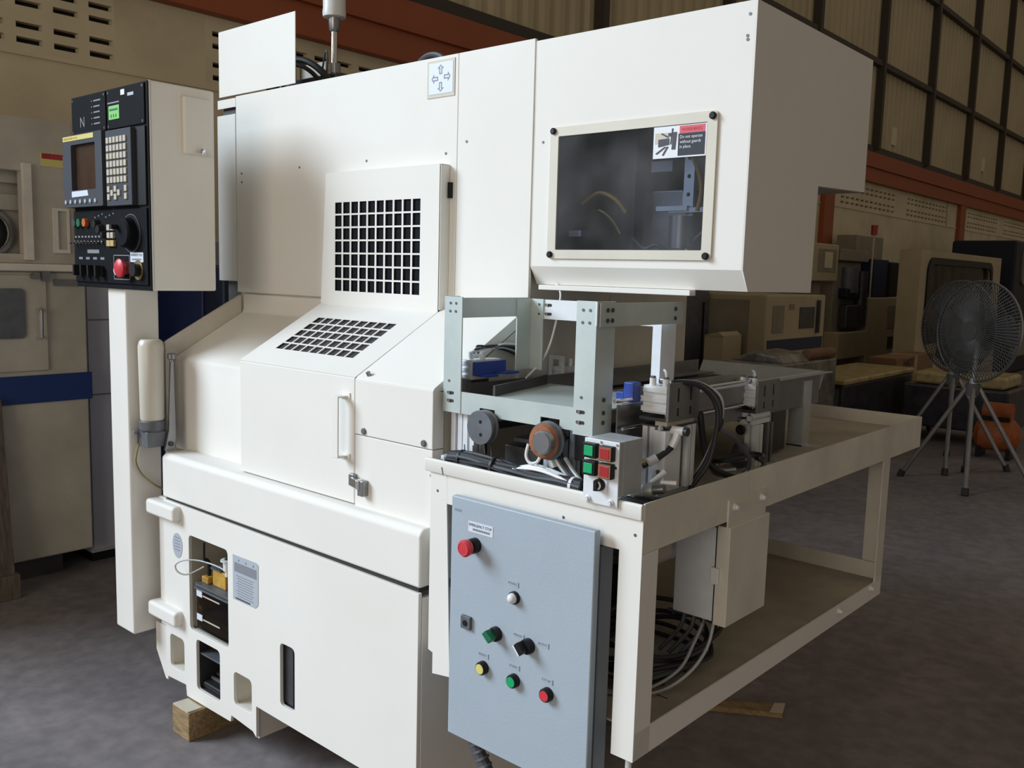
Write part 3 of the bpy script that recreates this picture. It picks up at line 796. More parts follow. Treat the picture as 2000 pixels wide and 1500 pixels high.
# ---- things on top of the lathe
t = thing('air_cylinder', (-3.24, 2.5, 2.398), 'white upright air cylinder with chrome rod above the lathe roof', 'cylinder')
part('rod', MB().cyl((-3.242, 2.5, 2.43), (-3.240, 2.5, 2.74), 0.013), 'steel_bright', t)
part('barrel', MB().lathe((-3.240, 2.5, 2.775), ZZ, [(0, 0.038), (0.004, 0.048), (0.02, 0.05), (0.04, 0.048), (0.5, 0.048), (0.52, 0.05), (0.55, 0.04)]), 'white_plastic', t)
part('gland_nut', MB().lathe((-3.240, 2.5, 2.72), ZZ, [(0, 0.017), (0.012, 0.022), (0.055, 0.026)]), 'steel', t)
part('mount', MB().box(-3.30, -3.18, 2.44, 2.56, 2.398, 2.43), 'steel_dark', t)
t = thing('valve_manifold', (-3.2, 2.45, 2.398), 'dark valve manifold block with fittings on the lathe roof', 'valve block')
part('block', MB().box(-3.40, -3.02, 2.34, 2.42, 2.398, 2.50), 'steel_dark', t, bevel=0.006)
part('fitting', MB().cyl((-3.05, 2.36, 2.50), (-3.05, 2.36, 2.54), 0.02), 'steel', t)
part('fitting', MB().cyl((-2.99, 2.36, 2.44), (-3.04, 2.36, 2.44), 0.018), 'steel', t)
part('upright', MB().box(-3.46, -3.40, 2.36, 2.42, 2.398, 2.66), 'gun_grey', t)
part('inner_wall', MB().box(-3.38, -3.20, 2.424, 2.43, 2.40, 2.58), 'beige', t)
t = thing('roof_cable', (-3.2, 2.3, 2.398), 'thick black cable looping over the valve block on the lathe roof', 'cable')
part('loop', MB().tube([(-3.42, 2.33, 2.40), (-3.40, 2.32, 2.50), (-3.33, 2.31, 2.555), (-3.22, 2.30, 2.565), (-3.12, 2.30, 2.535), (-3.02, 2.30, 2.47), (-2.96, 2.31, 2.40)], 0.014), 'rubber', t)
part('second_loop', MB().tube([(-3.40, 2.30, 2.40), (-3.37, 2.29, 2.50), (-3.28, 2.28, 2.545), (-3.18, 2.27, 2.535), (-3.08, 2.27, 2.49), (-2.98, 2.28, 2.40)], 0.009), 'rubber', t)
part('thin_wire', MB().tube([(-3.10, 2.32, 2.44), (-3.07, 2.32, 2.56), (-3.055, 2.32, 2.58), (-3.05, 2.32, 2.54), (-3.06, 2.32, 2.45)], 0.004), 'rubber_grey', t)
t = thing('roof_hose', (-2.55, 2.4, 2.398), 'grey arched hose rising behind the lathe roof edge', 'hose')
part('hose', MB().tube([(-2.78, 2.5, 2.395), (-2.73, 2.5, 2.50), (-2.66, 2.5, 2.545), (-2.58, 2.5, 2.53), (-2.53, 2.5, 2.46), (-2.50, 2.5, 2.395)], 0.011), 'rubber_grey', t)

# ================================================================== loader hood
hood = thing('loader_hood', (-1.43, 2.5, 1.68), 'cream loader guard hood with dark framed window overhanging the bench', 'machine hood')
HX0, HX1 = -1.781, -1.08
prof = [(2.112, 2.398), (2.112, 1.742), (2.146, 1.688), (2.535, 1.686), (2.54, 1.988), (2.893, 2.0), (2.888, 2.398)]
part('front_panel', MB().plate(rect(HX0 + 0.0042, HX1 - 0.0042, 1.742, 2.398), [rrect(-1.70, -1.18, 1.777, 2.13, 0.01)], (0, 2.112, 0), XX, ZZ, YY, 0.004), 'cream', hood)
part('side_panel', MB().prism('x', prof, HX1 - 0.004, HX1), 'cream', hood)
part('left_panel', MB().prism('x', prof, HX0, HX0 + 0.004), 'cream_dirty', hood)
part('chamfer_panel', MB().prism('x', [(2.112, 1.742), (2.146, 1.688), (2.150, 1.690), (2.116, 1.744)], HX0 + 0.004, HX1 - 0.004), 'cream', hood)
part('top_panel', MB().box(HX0 + 0.004, HX1 - 0.004, 2.116, 2.884, 2.394, 2.398), 'cream', hood)
part('back_panel', MB().prism('x', [(2.535, 1.69), (2.54, 1.986), (2.888, 1.998), (2.884, 2.394), (2.878, 2.394), (2.88, 2.002), (2.532, 1.992), (2.529, 1.69)], HX0 + 0.004, HX1 - 0.004), 'cream_inner', hood)
part('drip_lip', MB().box(-1.752, -1.232, 2.118, 2.150, 1.672, 1.687), 'cream', hood, bevel=0.002)
wn = part('window', MB().plate(rrect(-1.713, -1.169, 1.765, 2.143, 0.012), [rrect(-1.682, -1.198, 1.791, 2.116, 0.003)], (0, 2.105, 0), XX, ZZ, YY, 0.006), 'frame_beige', hood, bevel=0.001)
part('pane', MB().box(-1.684, -1.196, 2.107, 2.111, 1.789, 2.118), 'acrylic', wn)
for (x, z) in ((-1.700, 2.132), (-1.182, 2.130), (-1.700, 1.777), (-1.183, 1.776)):
    part('screw', MB().lathe((x, 2.105, z), NY, [(0, 0.0095), (0.006, 0.0095), (0.009, 0.007), (0.009, 0.003)], 14), 'black', wn)
for (x, z) in ((-1.099, 2.366), (-1.103, 2.315), (-1.102, 2.306), (-1.745, 2.105)):
    part('rivet', MB().cyl((x, 2.1125, z), (x, 2.1105, z), 0.004, n=10), 'gun_grey', hood)
ws = part('warning_sticker', MB().box(-1.357, -1.198, 2.1045, 2.1070, 2.032, 2.114), 'print_white', hood)
part('red_band', MB().box(-1.278, -1.203, 2.1038, 2.1046, 2.093, 2.112), 'sticker_red', ws)
part('black_field', MB().box(-1.281, -1.202, 2.1038, 2.1046, 2.036, 2.0925), 'dark_plastic', ws)
part('tape_scrap', MB().box(-1.352, -1.312, 2.1038, 2.1046, 2.070, 2.098), 'beige', ws)
def pic(poly):
    part('pictogram', MB().plate(poly, [], (0, 2.1036, 0), XX, ZZ, NY, 0.0006), 'ink', ws)
def sx(u): return -1.357 + u * 0.079
def sz(v): return 2.032 + v * 0.082
for poly in ([(0.20, 0.36), (0.62, 0.42), (0.62, 0.62), (0.20, 0.60)], [(0.72, 0.26), (0.86, 0.26), (0.90, 0.80), (0.76, 0.80)],
             [(0.10, 0.16), (0.15, 0.13), (0.52, 0.36), (0.44, 0.36)], [(0.36, 0.10), (0.41, 0.08), (0.60, 0.36), (0.54, 0.36)],
             [(0.30, 0.76), (0.33, 0.80), (0.62, 0.66), (0.55, 0.64)], [(0.66, 0.42), (0.70, 0.44), (0.76, 0.92), (0.71, 0.92)]):
    pic([(sx(a), sz(b)) for (a, b) in poly])
pic(circ(sx(0.64), sz(0.73), 0.005, 12))
text('lettering', 'WARNING', 0.012, (-1.272, 2.1032, 2.0985), XX, ZZ, 'red', ws, fit=0.06)
for k, s_ in enumerate(('Do not operate', 'without guards', 'in place.')):
    text('lettering', s_, 0.0115, (-1.275, 2.1032, 2.080 - 0.0125 * k), XX, ZZ, 'print_white', ws, fit=(0.066, 0.062, 0.034)[k])

# ---- loader slide inside the hood
t = thing('gantry_slide', (-1.45, 2.3, 1.72), 'grey loader slide with drilled rail inside the hood window', 'mechanism')
part('drilled_rail', MB().plate(rect(-1.345, -1.313, 1.78, 2.10), [circ(-1.329, 1.80 + 0.05 * k, 0.006, 12) for k in range(6)], (0, 2.25, 0), XX, ZZ, YY, 0.01), 'alu', t)
part('cross_bar', MB().box(-1.38, -1.20, 2.235, 2.26, 1.900, 1.913), 'alu', t)
part('arm', MB().box(-1.42, -1.32, 2.23, 2.25, 1.905, 1.918), 'alu', t)
part('gripper', MB().cyl((-1.34, 2.24, 1.89), (-1.34, 2.24, 1.80), 0.035), 'steel', t)
part('gripper_foot', MB().prism('y', [(-1.33, 1.79), (-1.27, 1.74), (-1.24, 1.74), (-1.31, 1.80)], 2.22, 2.25), 'alu_white', t)
part('carriage', MB().box(-1.56, -1.40, 2.35, 2.48, 1.70, 1.98), 'steel', t, bevel=0.01)
part('column', MB().box(-1.60, -1.54, 2.30, 2.36, 1.70, 2.30), 'gun_grey', t, bevel=0.004)
part('column_head', MB().box(-1.45, -1.38, 2.28, 2.36, 2.05, 2.30), 'gun_grey', t, bevel=0.004)
part('label_plate', MB().box(-1.47, -1.40, 2.275, 2.279, 2.02, 2.05), 'label_grey', t)
part('blue_sensor', MB().box(-1.675, -1.63, 2.16, 2.20, 1.832, 1.85), 'label_grey', t)
rs = [((-1.66, 1.93), (-1.60, 1.96), (-1.54, 1.94), (-1.50, 1.90)), ((-1.67, 1.90), (-1.61, 1.91), (-1.56, 1.88), (-1.53, 1.84)),
      ((-1.30, 1.82), (-1.26, 1.85), (-1.22, 1.84), (-1.20, 1.87)), ((-1.30, 2.06), (-1.27, 2.00), (-1.26, 1.95), (-1.27, 1.90)),
      ((-1.24, 2.02), (-1.21, 1.98), (-1.20, 1.94), (-1.22, 1.90)), ((-1.50, 1.83), (-1.46, 1.80), (-1.42, 1.81), (-1.38, 1.79))]
for k, p in enumerate(rs):
    part('hose', MB().tube([(a, 2.20 + 0.02 * (k % 3), b) for (a, b) in p], 0.006), ('amber', 'brass', 'rubber_grey')[k % 3], t)
part('base_plate', MB().box(-1.76, -1.10, 2.16, 2.52, 1.694, 1.702), 'steel_dark', t)
# ================================================================== operator console on its pedestal
con = thing('operator_console', (-3.42, 1.68, 0.26), 'grey beige operator console with black keypad panel on a white pedestal', 'control console')
part('pedestal', MB().box(-3.497, -3.35, 1.614, 1.745, 0.262, 1.62), 'cream', con, bevel=0.008, seg=3)
part('housing', MB().box(-3.716, -3.109, 1.602, 1.85, 1.622, 2.353), 'console_beige', con, bevel=0.006)
part('front_bezel', MB().prism('y', [(-3.716, 2.351), (-3.109, 2.351), (-3.109, 1.621), (-3.716, 1.621)], 1.594, 1.603), 'panel_black', con, bevel=0.002)
for (x0, x1) in ((-3.708, -3.420), (-3.410, -3.126)):
    pn = part('indicator_panel', MB().box(x0, x1, 1.589, 1.595, 2.206, 2.346), 'panel_black', con, bevel=0.002)
    for (x, z) in ((x0 + 0.012, 2.336), (x1 - 0.012, 2.336), (x0 + 0.012, 2.216), (x1 - 0.012, 2.216)):
        part('screw', MB().cyl((x, 1.5895, z), (x, 1.588, z), 0.005, n=10), 'steel_dark', pn)
    if x0 < -3.5:
        for k in range(5):
            part('indicator_label', MB().box(-3.515, -3.465 + 0.008 * (k == 0), 1.588, 1.5892, 2.318 - 0.021 * k, 2.323 - 0.021 * k), 'print_dim', pn)
            part('indicator_lamp', MB().cyl((-3.53, 1.5892, 2.320 - 0.021 * k), (-3.53, 1.5875, 2.320 - 0.021 * k), 0.003, n=8), 'print_dim', pn)
        text('brand_mark', 'N', 0.055, (-3.635, 1.5885, 2.232), XX, ZZ, 'print_dim', pn)
    else:
        part('paper_dot', MB().box(-3.297, -3.268, 1.588, 1.5892, 2.319, 2.338), 'print_white', pn)
        part('tag', MB().box(-3.245, -3.20, 1.588, 1.5892, 2.311, 2.322), 'label_grey', pn)
        part('print_line', MB().box(-3.40, -3.31, 1.588, 1.5892, 2.296, 2.301), 'print_dim', pn)
        gs = part('green_sticker', MB().box(-3.393, -3.311, 1.5878, 1.5892, 2.239, 2.288), 'green_sticker', pn)
        part('print_mark', MB().box(-3.384, -3.322, 1.5870, 1.5878, 2.270, 2.277), 'green_dark', gs)
        for k in range(3): part('print_mark', MB().box(-3.376 + 0.019 * k, -3.370 + 0.019 * k, 1.5870, 1.5878, 2.246, 2.257), 'green_dark', gs)
# display unit
crt = part('display_unit', MB().plate(rrect(-3.742, -3.410, 1.928, 2.203, 0.008), [rrect(-3.672, -3.466, 1.992, 2.165, 0.006)], (0, 1.566, 0), XX, ZZ, YY, 0.03), 'dark_plastic', con, bevel=0.003)
part('screen', MB().box(-3.675, -3.463, 1.582, 1.588, 1.99, 2.168), 'crt', crt)
ys = part('yellow_strip', MB().box(-3.738, -3.474, 1.5645, 1.5662, 2.181, 2.199), 'yellow', crt)
for (a, b) in ((-3.73, -3.70), (-3.695, -3.65), (-3.642, -3.63), (-3.622, -3.61)):
    part('print_mark', MB().box(a, b, 1.5638, 1.5646, 2.187, 2.193), 'amber', ys)
part('paper_label', MB().prism('y', [(-3.671, 1.988), (-3.671, 1.966), (-3.527, 1.969), (-3.535, 1.990)], 1.5645, 1.5662), 'label_white', crt)
k0 = part('soft_key', MB().cyl((-3.722, 1.567, 1.949), (-3.722, 1.5615, 1.949), 0.008, n=12), 'label_grey', crt)
for k in range(1, 7): again(k0, crt, (0.0425 * k, 0, 0))
part('side_latch', MB().box(-3.762, -3.742, 1.57, 1.595, 2.0, 2.13), 'dark_plastic', con, bevel=0.004)
# keypad unit
kp = part('keypad_unit', MB().box(-3.392, -3.196, 1.572, 1.596, 1.925, 2.198), 'dark_plastic', con, bevel=0.003)
kk = part('key', MB().box(-3.378, -3.359, 1.5665, 1.573, 2.150, 2.172), 'key', kp, bevel=0.0015, seg=1)
for r_ in range(6):
    for c_ in range(6):
        if r_ or c_: again(kk, kp, (0.0265 * c_, 0, -0.0285 * r_))
for (c_, r_) in ((0, 6), (2, 6), (5, 6), (1, 6.5), (3, 6.5), (0, 7), (2, 7), (5, 7)):
    again(kk, kp, (0.0265 * c_, 0, -0.0285 * r_ - 0.004))
part('keypad_side_panel', MB().box(-3.19, -3.124, 1.588, 1.596, 1.925, 2.198), 'black', con)  # black panel filling the strip right of the keypad
# switch panel below
sw = part('switch_panel', MB().box(-3.712, -3.122, 1.588, 1.596, 1.640, 1.914), 'panel_black', con, bevel=0.002)
for (x, m_) in ((-3.690, 'dark_plastic'), (-3.648, 'green_dark'), (-3.599, 'orange_led')):
    part('push_button', MB().cyl((x, 1.589, 1.869), (x, 1.574, 1.869), 0.016, n=16), m_, sw)
for (x, z, r_) in ((-3.50, 1.862, 0.02), (-3.47, 1.842, 0.022), (-3.44, 1.822, 0.016)):
    part('rotary_switch', MB().cyl((x, 1.589, z), (x, 1.568, z), r_, r_ * 0.7, n=16), 'black', sw)
for k in range(6):
    part('dial_mark', MB().box(-3.53 + 0.03 * k, -3.522 + 0.03 * k, 1.5868, 1.5885, 1.885 + 0.006 * (k % 3), 1.890 + 0.006 * (k % 3)), 'print_dim', sw)
for (x, z) in ((-3.405, 1.848), (-3.376, 1.848), (-3.405, 1.819), (-3.376, 1.819)):
    part('square_key', MB().box(x - 0.011, x + 0.011, 1.578, 1.589, z - 0.011, z + 0.011), 'key', sw, bevel=0.002)
for x in (-3.406, -3.376):
    part('yellow_key', MB().box(x - 0.014, x + 0.014, 1.578, 1.589, 1.778, 1.801), 'key_yellow', sw, bevel=0.002)
for k in range(9):
    tg = part('toggle_switch', MB().cyl((-3.70 + 0.029 * k, 1.589, 1.795), (-3.70 + 0.029 * k, 1.582, 1.795), 0.007, n=10).cyl((-3.70 + 0.029 * k, 1.582, 1.795), (-3.70 + 0.029 * k, 1.562, 1.789), 0.0026, 0.0034, 8), 'steel_bright' if k > 3 else 'gun_grey', sw)
    part('switch_label', MB().box(-3.707 + 0.029 * k, -3.692 + 0.029 * k, 1.587, 1.5885, 1.812, 1.819), 'print_dim', sw)
part('label_strip', MB().box(-3.60, -3.50, 1.587, 1.5885, 1.752, 1.766), 'print_dim', sw)
for k in range(4):
    x = -3.66 + 0.062 * k
    part('selector_knob', MB().cyl((x, 1.589, 1.685), (x, 1.575, 1.685), 0.021, n=18).box(x - 0.006, x + 0.006, 1.556, 1.576, 1.665, 1.706), 'black', sw)
    part('switch_label', MB().box(x - 0.016, x + 0.016, 1.587, 1.5885, 1.728, 1.737), 'print_dim', sw)
dl_ = part('hand_wheel', MB().lathe((-3.236, 1.589, 1.826), NY, [(0, 0.068), (0.006, 0.066), (0.008, 0.056), (0.034, 0.052), (0.040, 0.046), (0.041, 0.01)], 32), 'panel_black', sw)
part('scale_ring', MB().plate(circ(-3.236, 1.826, 0.069, 32), [circ(-3.236, 1.826, 0.0655, 32)], (0, 1.588, 0), XX, ZZ, NY, 0.004), 'gun_grey', dl_)
part('crank', MB().cyl((-3.262, 1.549, 1.846), (-3.262, 1.522, 1.846), 0.009, n=12), 'black', dl_)
es = part('emergency_stop', MB().lathe((-3.275, 1.589, 1.699), NY, [(0, 0.022), (0.02, 0.022), (0.022, 0.032), (0.034, 0.034), (0.040, 0.026), (0.041, 0.004)], 24), 'red', sw)
part('white_button', MB().lathe((-3.318, 1.589, 1.690), NY, [(0, 0.018), (0.024, 0.018), (0.028, 0.012), (0.0285, 0.002)], 18), 'print_white', sw)
part('yellow_ring', MB().plate(circ(-3.190, 1.694, 0.036, 28), [circ(-3.190, 1.694, 0.024, 28)], (0, 1.588, 0), XX, ZZ, NY, 0.003), 'brass', sw)
part('key_switch', MB().cyl((-3.190, 1.589, 1.694), (-3.190, 1.562, 1.694), 0.024, n=20), 'black', sw)
part('printed_frame', MB().plate(rrect(-3.383, -3.256, 1.656, 1.747, 0.006), [rrect(-3.380, -3.259, 1.659, 1.744, 0.005)], (0, 1.5878, 0), XX, ZZ, NY, 0.0006), 'print_dim', sw)
lb = part('paper_label', MB().box(-3.248, -3.151, 1.586, 1.5885, 1.722, 1.757), 'label_white', sw)
text('lettering', 'EMERGENCY STOP', 0.011, (-3.243, 1.5856, 1.744), XX, ZZ, 'ink', lb, fit=0.086)
# note: second line of the label is too blurred to read in the photograph
part('print_line', MB().box(-3.235, -3.165, 1.5856, 1.5862, 1.729, 1.735), 'ink_grey', lb)
# side cover with its knob
cv = part('side_cover', MB().box(-3.109, -3.088, 1.722, 1.83, 2.116, 2.318), 'console_beige', con, bevel=0.006)
part('cover_flange', MB().box(-3.109, -3.106, 1.708, 1.842, 2.112, 2.335), 'console_beige', con)
part('knob', MB().lathe((-3.088, 1.779, 2.126), XX, [(0, 0.006), (0.008, 0.006), (0.009, 0.011), (0.02, 0.011), (0.022, 0.008)], 14), 'steel_bright', cv)
part('white_edge', MB().box(-3.110, -3.1075, 1.598, 1.603, 1.623, 2.353), 'cream', con)

# ================================================================== hand lubricator pump on the pedestal
t = thing('hand_lubricator', (-3.31, 1.69, 0.99), 'milky plastic oil reservoir with a long grey pump lever on the pedestal', 'oil pump')
part('reservoir', MB().lathe((-3.300, 1.683, 1.12), ZZ, [(0, 0.040), (0.01, 0.044), (0.285, 0.047), (0.305, 0.042), (0.312, 0.034)], 28), 'milky', t)
part('pump_body', MB().lathe((-3.300, 1.683, 1.075), ZZ, [(0, 0.038), (0.01, 0.047), (0.045, 0.048), (0.048, 0.042)], 24).box(-3.35, -3.265, 1.645, 1.725, 1.02, 1.08), 'gun_grey', t, bevel=0.003)
part('lever', MB().prism('x', [(1.706, 1.004), (1.744, 1.004), (1.752, 1.05), (1.748, 1.35), (1.736, 1.35), (1.722, 1.08)], -3.262, -3.246), 'steel', t, bevel=0.003)
part('lever_knob', MB().lathe((-3.254, 1.742, 1.348), ZZ, [(0, 0.009), (0.006, 0.009), (0.010, 0.016), (0.028, 0.017), (0.032, 0.012)], 14), 'steel', t)
part('pivot_bolt', MB().cyl((-3.27, 1.728, 1.03), (-3.24, 1.728, 1.03), 0.01, n=12), 'steel_dark', t)
part('bleed_screw', MB().cyl((-3.34, 1.645, 1.075), (-3.34, 1.625, 1.075), 0.009, n=12), 'steel_bright', t)
part('drop_pipe', MB().tube([(-3.335, 1.645, 1.03), (-3.335, 1.635, 0.99), (-3.335, 1.632, 0.955), (-3.335, 1.655, 0.905), (-3.335, 1.70, 0.86), (-3.33, 1.735, 0.835)], 0.0035), 'brass', t)

# ================================================================== lubrication unit and pedal in the base recesses
t = thing('oil_lubricator', (-2.93, 1.80, 0.352), 'smoky oil tank with yellow pump unit inside the square base opening', 'lubricator')
tank = part('tank', MB().prism('z', rrect(-3.035, -2.805, 1.735, 1.86, 0.012), 0.360, 0.515), 'amber_plastic', t)
part('oil', MB().prism('z', rrect(-3.029, -2.811, 1.741, 1.854, 0.010), 0.366, 0.42), 'dark_gap', tank)
part('tank_rim', MB().prism('z', rrect(-3.043, -2.797, 1.727, 1.868, 0.014), 0.515, 0.522).prism('z', rrect(-3.040, -2.800, 1.730, 1.865, 0.014), 0.527, 0.536), 'gun_grey', t)
for (z, nm) in ((0.498, 'H'), (0.406, 'L')):
    part('level_label', MB().box(-3.028, -2.99, 1.7335, 1.735, z - 0.012, z + 0.012), 'label_white', tank)
    part('level_line', MB().box(-2.985, -2.87, 1.7335, 1.735, z - 0.006, z - 0.001), 'beige', tank)
part('pump_head', MB().box(-2.96, -2.87, 1.76, 1.84, 0.536, 0.60), 'amber', t, bevel=0.005)
part('pump_cap', MB().box(-2.965, -2.90, 1.755, 1.82, 0.600, 0.606), 'gun_grey', t)
part('filler_cap', MB().box(-3.02, -2.975, 1.75, 1.80, 0.536, 0.562), 'amber', t, bevel=0.004)
part('motor', MB().cyl((-2.83, 1.80, 0.536), (-2.83, 1.80, 0.65), 0.028), 'gun_grey', t)
part('white_valve', MB().lathe((-2.845, 1.755, 0.60), ZZ, [(0, 0.010), (0.02, 0.010), (0.022, 0.016), (0.055, 0.017), (0.058, 0.026), (0.063, 0.026)], 18), 'white_plastic', t)
part('valve_tap', MB().cyl((-2.845, 1.755, 0.663), (-2.845, 1.755, 0.68), 0.012, 0.006).box(-2.845, -2.79, 1.75, 1.76, 0.668, 0.674), 'black', t)
part('air_line', MB().tube([(-2.85, 1.75, 0.62), (-2.90, 1.74, 0.63), (-2.98, 1.72, 0.635), (-3.035, 1.69, 0.63), (-3.065, 1.672, 0.61), (-3.055, 1.675, 0.585), (-3.03, 1.70, 0.575), (-3.00, 1.75, 0.60)], 0.003), 'alu', t)
part('cable', MB().tube([(-2.945, 1.72, 0.712), (-2.95, 1.722, 0.68), (-2.955, 1.725, 0.64)], 0.004), 'black', t)
t.location.y -= 0.031
part('elbow_nipple', MB().tube([(-3.0, 1.77, 0.56), (-3.0, 1.77, 0.61), (-3.01, 1.76, 0.625)], 0.007), 'black', t)

t = thing('foot_pedal', (-2.93, 1.78, 0.128), 'black ribbed foot pedal inside the lower base opening', 'pedal')
part('pedal_plate', MB().prism('x', [(1.706, 0.140), (1.71, 0.132), (1.90, 0.185), (1.90, 0.200), (1.708, 0.155)], -3.0, -2.86), 'black', t, bevel=0.006)
for k in range(6):
    y = 1.735 + 0.024 * k; z = 0.163 + 0.0058 * k
    part('rib', MB().box(-2.99, -2.87, y, y + 0.008, z - 0.004, z + 0.007), 'gun_grey', t)

# ================================================================== loader bench
bench = thing('loader_bench', (-1.43, 2.6, FZ), 'cream steel loader bench with shallow tray top and open lower shelf', 'workbench')
BX0, BX1, BY0, BY1 = -1.783, -1.078, 1.70, 3.655
part('tray', MB().box(BX0 + 0.004, BX1 - 0.004, BY0 + 0.004, BY1 - 0.004, 1.154, 1.16), 'tray', bench)
part('front_lip', MB().prism('x', [(BY0 - 0.008, 1.175), (BY0 - 0.006, 1.172), (BY0 + 0.006, 1.172), (BY0 + 0.006, 1.208), (BY0 - 0.004, 1.210), (BY0 - 0.008, 1.206)], BX0 - 0.004, BX1 - 0.001), 'cream', bench, bevel=0.002)
part('front_apron', MB().box(-1.7055, BX1, BY0, BY0 + 0.004, 1.092, 1.172), 'cream', bench)
part('right_apron', MB().box(BX1 - 0.004, BX1, BY0 + 0.005, 2.214, 1.093, 1.2105).box(BX1 - 0.004, BX1, 2.217, BY1, 1.093, 1.2105), 'cream_dirty', bench)
part('rear_apron', MB().box(BX0, BX1 - 0.004, BY1 - 0.004, BY1, 1.093, 1.2105), 'cream_dirty', bench)
part('left_rim', MB().box(BX0, BX0 + 0.004, 3.08, BY1 - 0.004, 1.093, 1.2105), 'cream_dirty', bench)
part('front_left_leg', MB().plate([(-1.770, 1.172), (-1.706, 1.172), (-1.706, 1.09), (-1.684, 0.612), (-1.684, 0.604), (-1.752, 0.594), (-1.752, 0.655), (-1.770, 0.660)], [], (0, BY0, 0), XX, ZZ, YY, 0.004).box(-1.770, -1.766, BY0 + 0.004, BY0 + 0.06, 0.66, 1.15), 'cream', bench)
lg = part('front_right_leg', MB().box(-1.140, -1.078, BY0, BY0 + 0.004, 0.592, 1.092).box(-1.082, -1.078, BY0 + 0.004, BY0 + 0.070, 0.592, 1.092), 'cream', bench)
part('levelling_screw', MB().cyl((-1.108, BY0 + 0.03, FZ), (-1.108, BY0 + 0.03, 0.60), 0.008, n=12).cyl((-1.108, BY0 + 0.03, FZ), (-1.108, BY0 + 0.03, FZ + 0.012), 0.03, n=16), 'white_plastic', lg)
part('rear_right_leg', MB().box(-1.082, -1.078, 3.263, 3.328, 0.64, 1.093).box(-1.150, -1.082, 3.324, 3.328, 0.60, 1.093), 'cream_dirty', bench)
part('rear_left_leg', MB().box(BX0, BX0 + 0.06, 3.30, 3.328, 0.58, 1.093), 'cream_dirty', bench)
part('lower_rail', MB().plate([(1.705, 0.592), (1.705, 0.66), (3.256, 0.645), (3.264, 0.66), (3.328, 0.66), (3.328, 0.585)], [], (BX1 - 0.0045, 0, 0), YY, ZZ, XX, 0.0045), 'cream', bench)
part('lower_front_rail', MB().box(-1.684, -1.14, BY0 + 0.25, BY0 + 0.254, 0.592, 0.64), 'cream_dirty', bench)
part('shelf', MB().box(BX0 + 0.03, BX1 - 0.006, BY0 + 0.06, 3.32, 0.634, 0.640), 'tray', bench)
part('shelf_rear_lip', MB().box(BX0 + 0.03, BX1 - 0.006, 3.315, 3.322, 0.640, 0.70), 'cream_dirty', bench)
part('gusset', MB().box(-1.17, -1.085, 1.775, 1.779, 0.64, 0.71), 'alu_white', bench)
for (y, z) in ((2.93, 0.626), (3.22, 0.632)):
    part('bolt', MB().lathe((BX1, y, z), XX, [(0, 0.010), (0.004, 0.010), (0.005, 0.007), (0.014, 0.006)], 12), 'cream', bench)
for (x, z) in ((-1.742, 1.122), (-1.618, 1.108), (-1.305, 1.135), (-1.098, 1.135), (-1.245, 1.118)):
    part('screw_hole', MB().cyl((x, BY0 + 0.001, z), (x, BY0 - 0.0008, z), 0.004, n=10), 'gun_grey', bench)
part('rust_drip', MB().prism('y', [(-1.722, 1.192), (-1.717, 1.192), (-1.712, 1.172), (-1.716, 1.172)], BY0 - 0.0086, BY0 - 0.0078), 'gun_grey', bench)

# ---- grey control box hung on the bench front
cb = thing('control_box', (-1.42, 1.67, 0.473), 'blue grey steel control box with red mushroom stop and coloured push buttons', 'control box')
part('door', MB().prism('y', rrect(-1.648, -1.180, 0.473, 1.134, 0.004), 1.660, 1.682), 'hammer_grey', cb, bevel=0.004, seg=3)
part('gasket', MB().box(-1.640, -1.190, 1.682, 1.690, 0.48, 1.09), 'rubber', cb)
part('enclosure', MB().box(-1.636, -1.194, 1.690, 1.699, 0.485, 1.088).box(-1.636, -1.194, 1.706, 1.755, 0.50, 1.085), 'hammer_grey', cb)
FY = 1.660
def bezel(x, z, r, dep, m='black', n=24):
    return MB().lathe((x, FY, z), NY, [(0, r), (dep * 0.8, r), (dep, r * 0.88), (dep, r * 0.5)], n)
e_ = part('emergency_stop', bezel(-1.557, 1.018, 0.020, 0.022), 'black', cb)
part('mushroom', MB().lathe((-1.557, FY - 0.022, 1.018), NY, [(0, 0.014), (0.006, 0.014), (0.008, 0.021), (0.022, 0.0225), (0.026, 0.019), (0.027, 0.003)], 28), 'red', e_)
part('mushroom_ring', MB().plate(circ(-1.557, 1.018, 0.0175, 28), [circ(-1.557, 1.018, 0.0155, 28)], (0, FY - 0.0486, 0), XX, ZZ, NY, 0.0006), 'sticker_red', e_)
el = part('paper_label', MB().box(-1.584, -1.498, FY - 0.001, FY, 1.050, 1.078), 'label_white', cb)
text('lettering', 'EMERGENCY STOP', 0.011, (-1.581, FY - 0.0013, 1.0660), XX, ZZ, 'ink', el, fit=0.079)
part('print_line', MB().box(-1.568, -1.508, FY - 0.0014, FY - 0.001, 1.0555, 1.0610), 'ink_grey', el)
lm = part('pilot_lamp', bezel(-1.418, 0.914, 0.0165, 0.010), 'black', cb)
part('lamp_dome', MB().lathe((-1.418, FY - 0.010, 0.914), NY, [(0, 0.0135), (0.006, 0.0125), (0.011, 0.009), (0.0135, 0.004), (0.014, 0.001)], 22), 'white_plastic', lm)
kl = part('key_lock', MB().box(-1.597, -1.564, FY - 0.010, FY, 0.787, 0.822), 'gun_grey', cb, bevel=0.0015)
part('lock_barrel', MB().cyl((-1.580, FY - 0.010, 0.804), (-1.580, FY - 0.012, 0.804), 0.008, n=14), 'black', kl)
g_ = part('selector_switch', bezel(-1.476, 0.803, 0.019, 0.014), 'black', cb)
part('selector_handle', MB().prism('y', [(-1.497, 0.806), (-1.485, 0.818), (-1.462, 0.800), (-1.474, 0.786)], FY - 0.036, FY - 0.012), 'green_dark', g_, bevel=0.002)
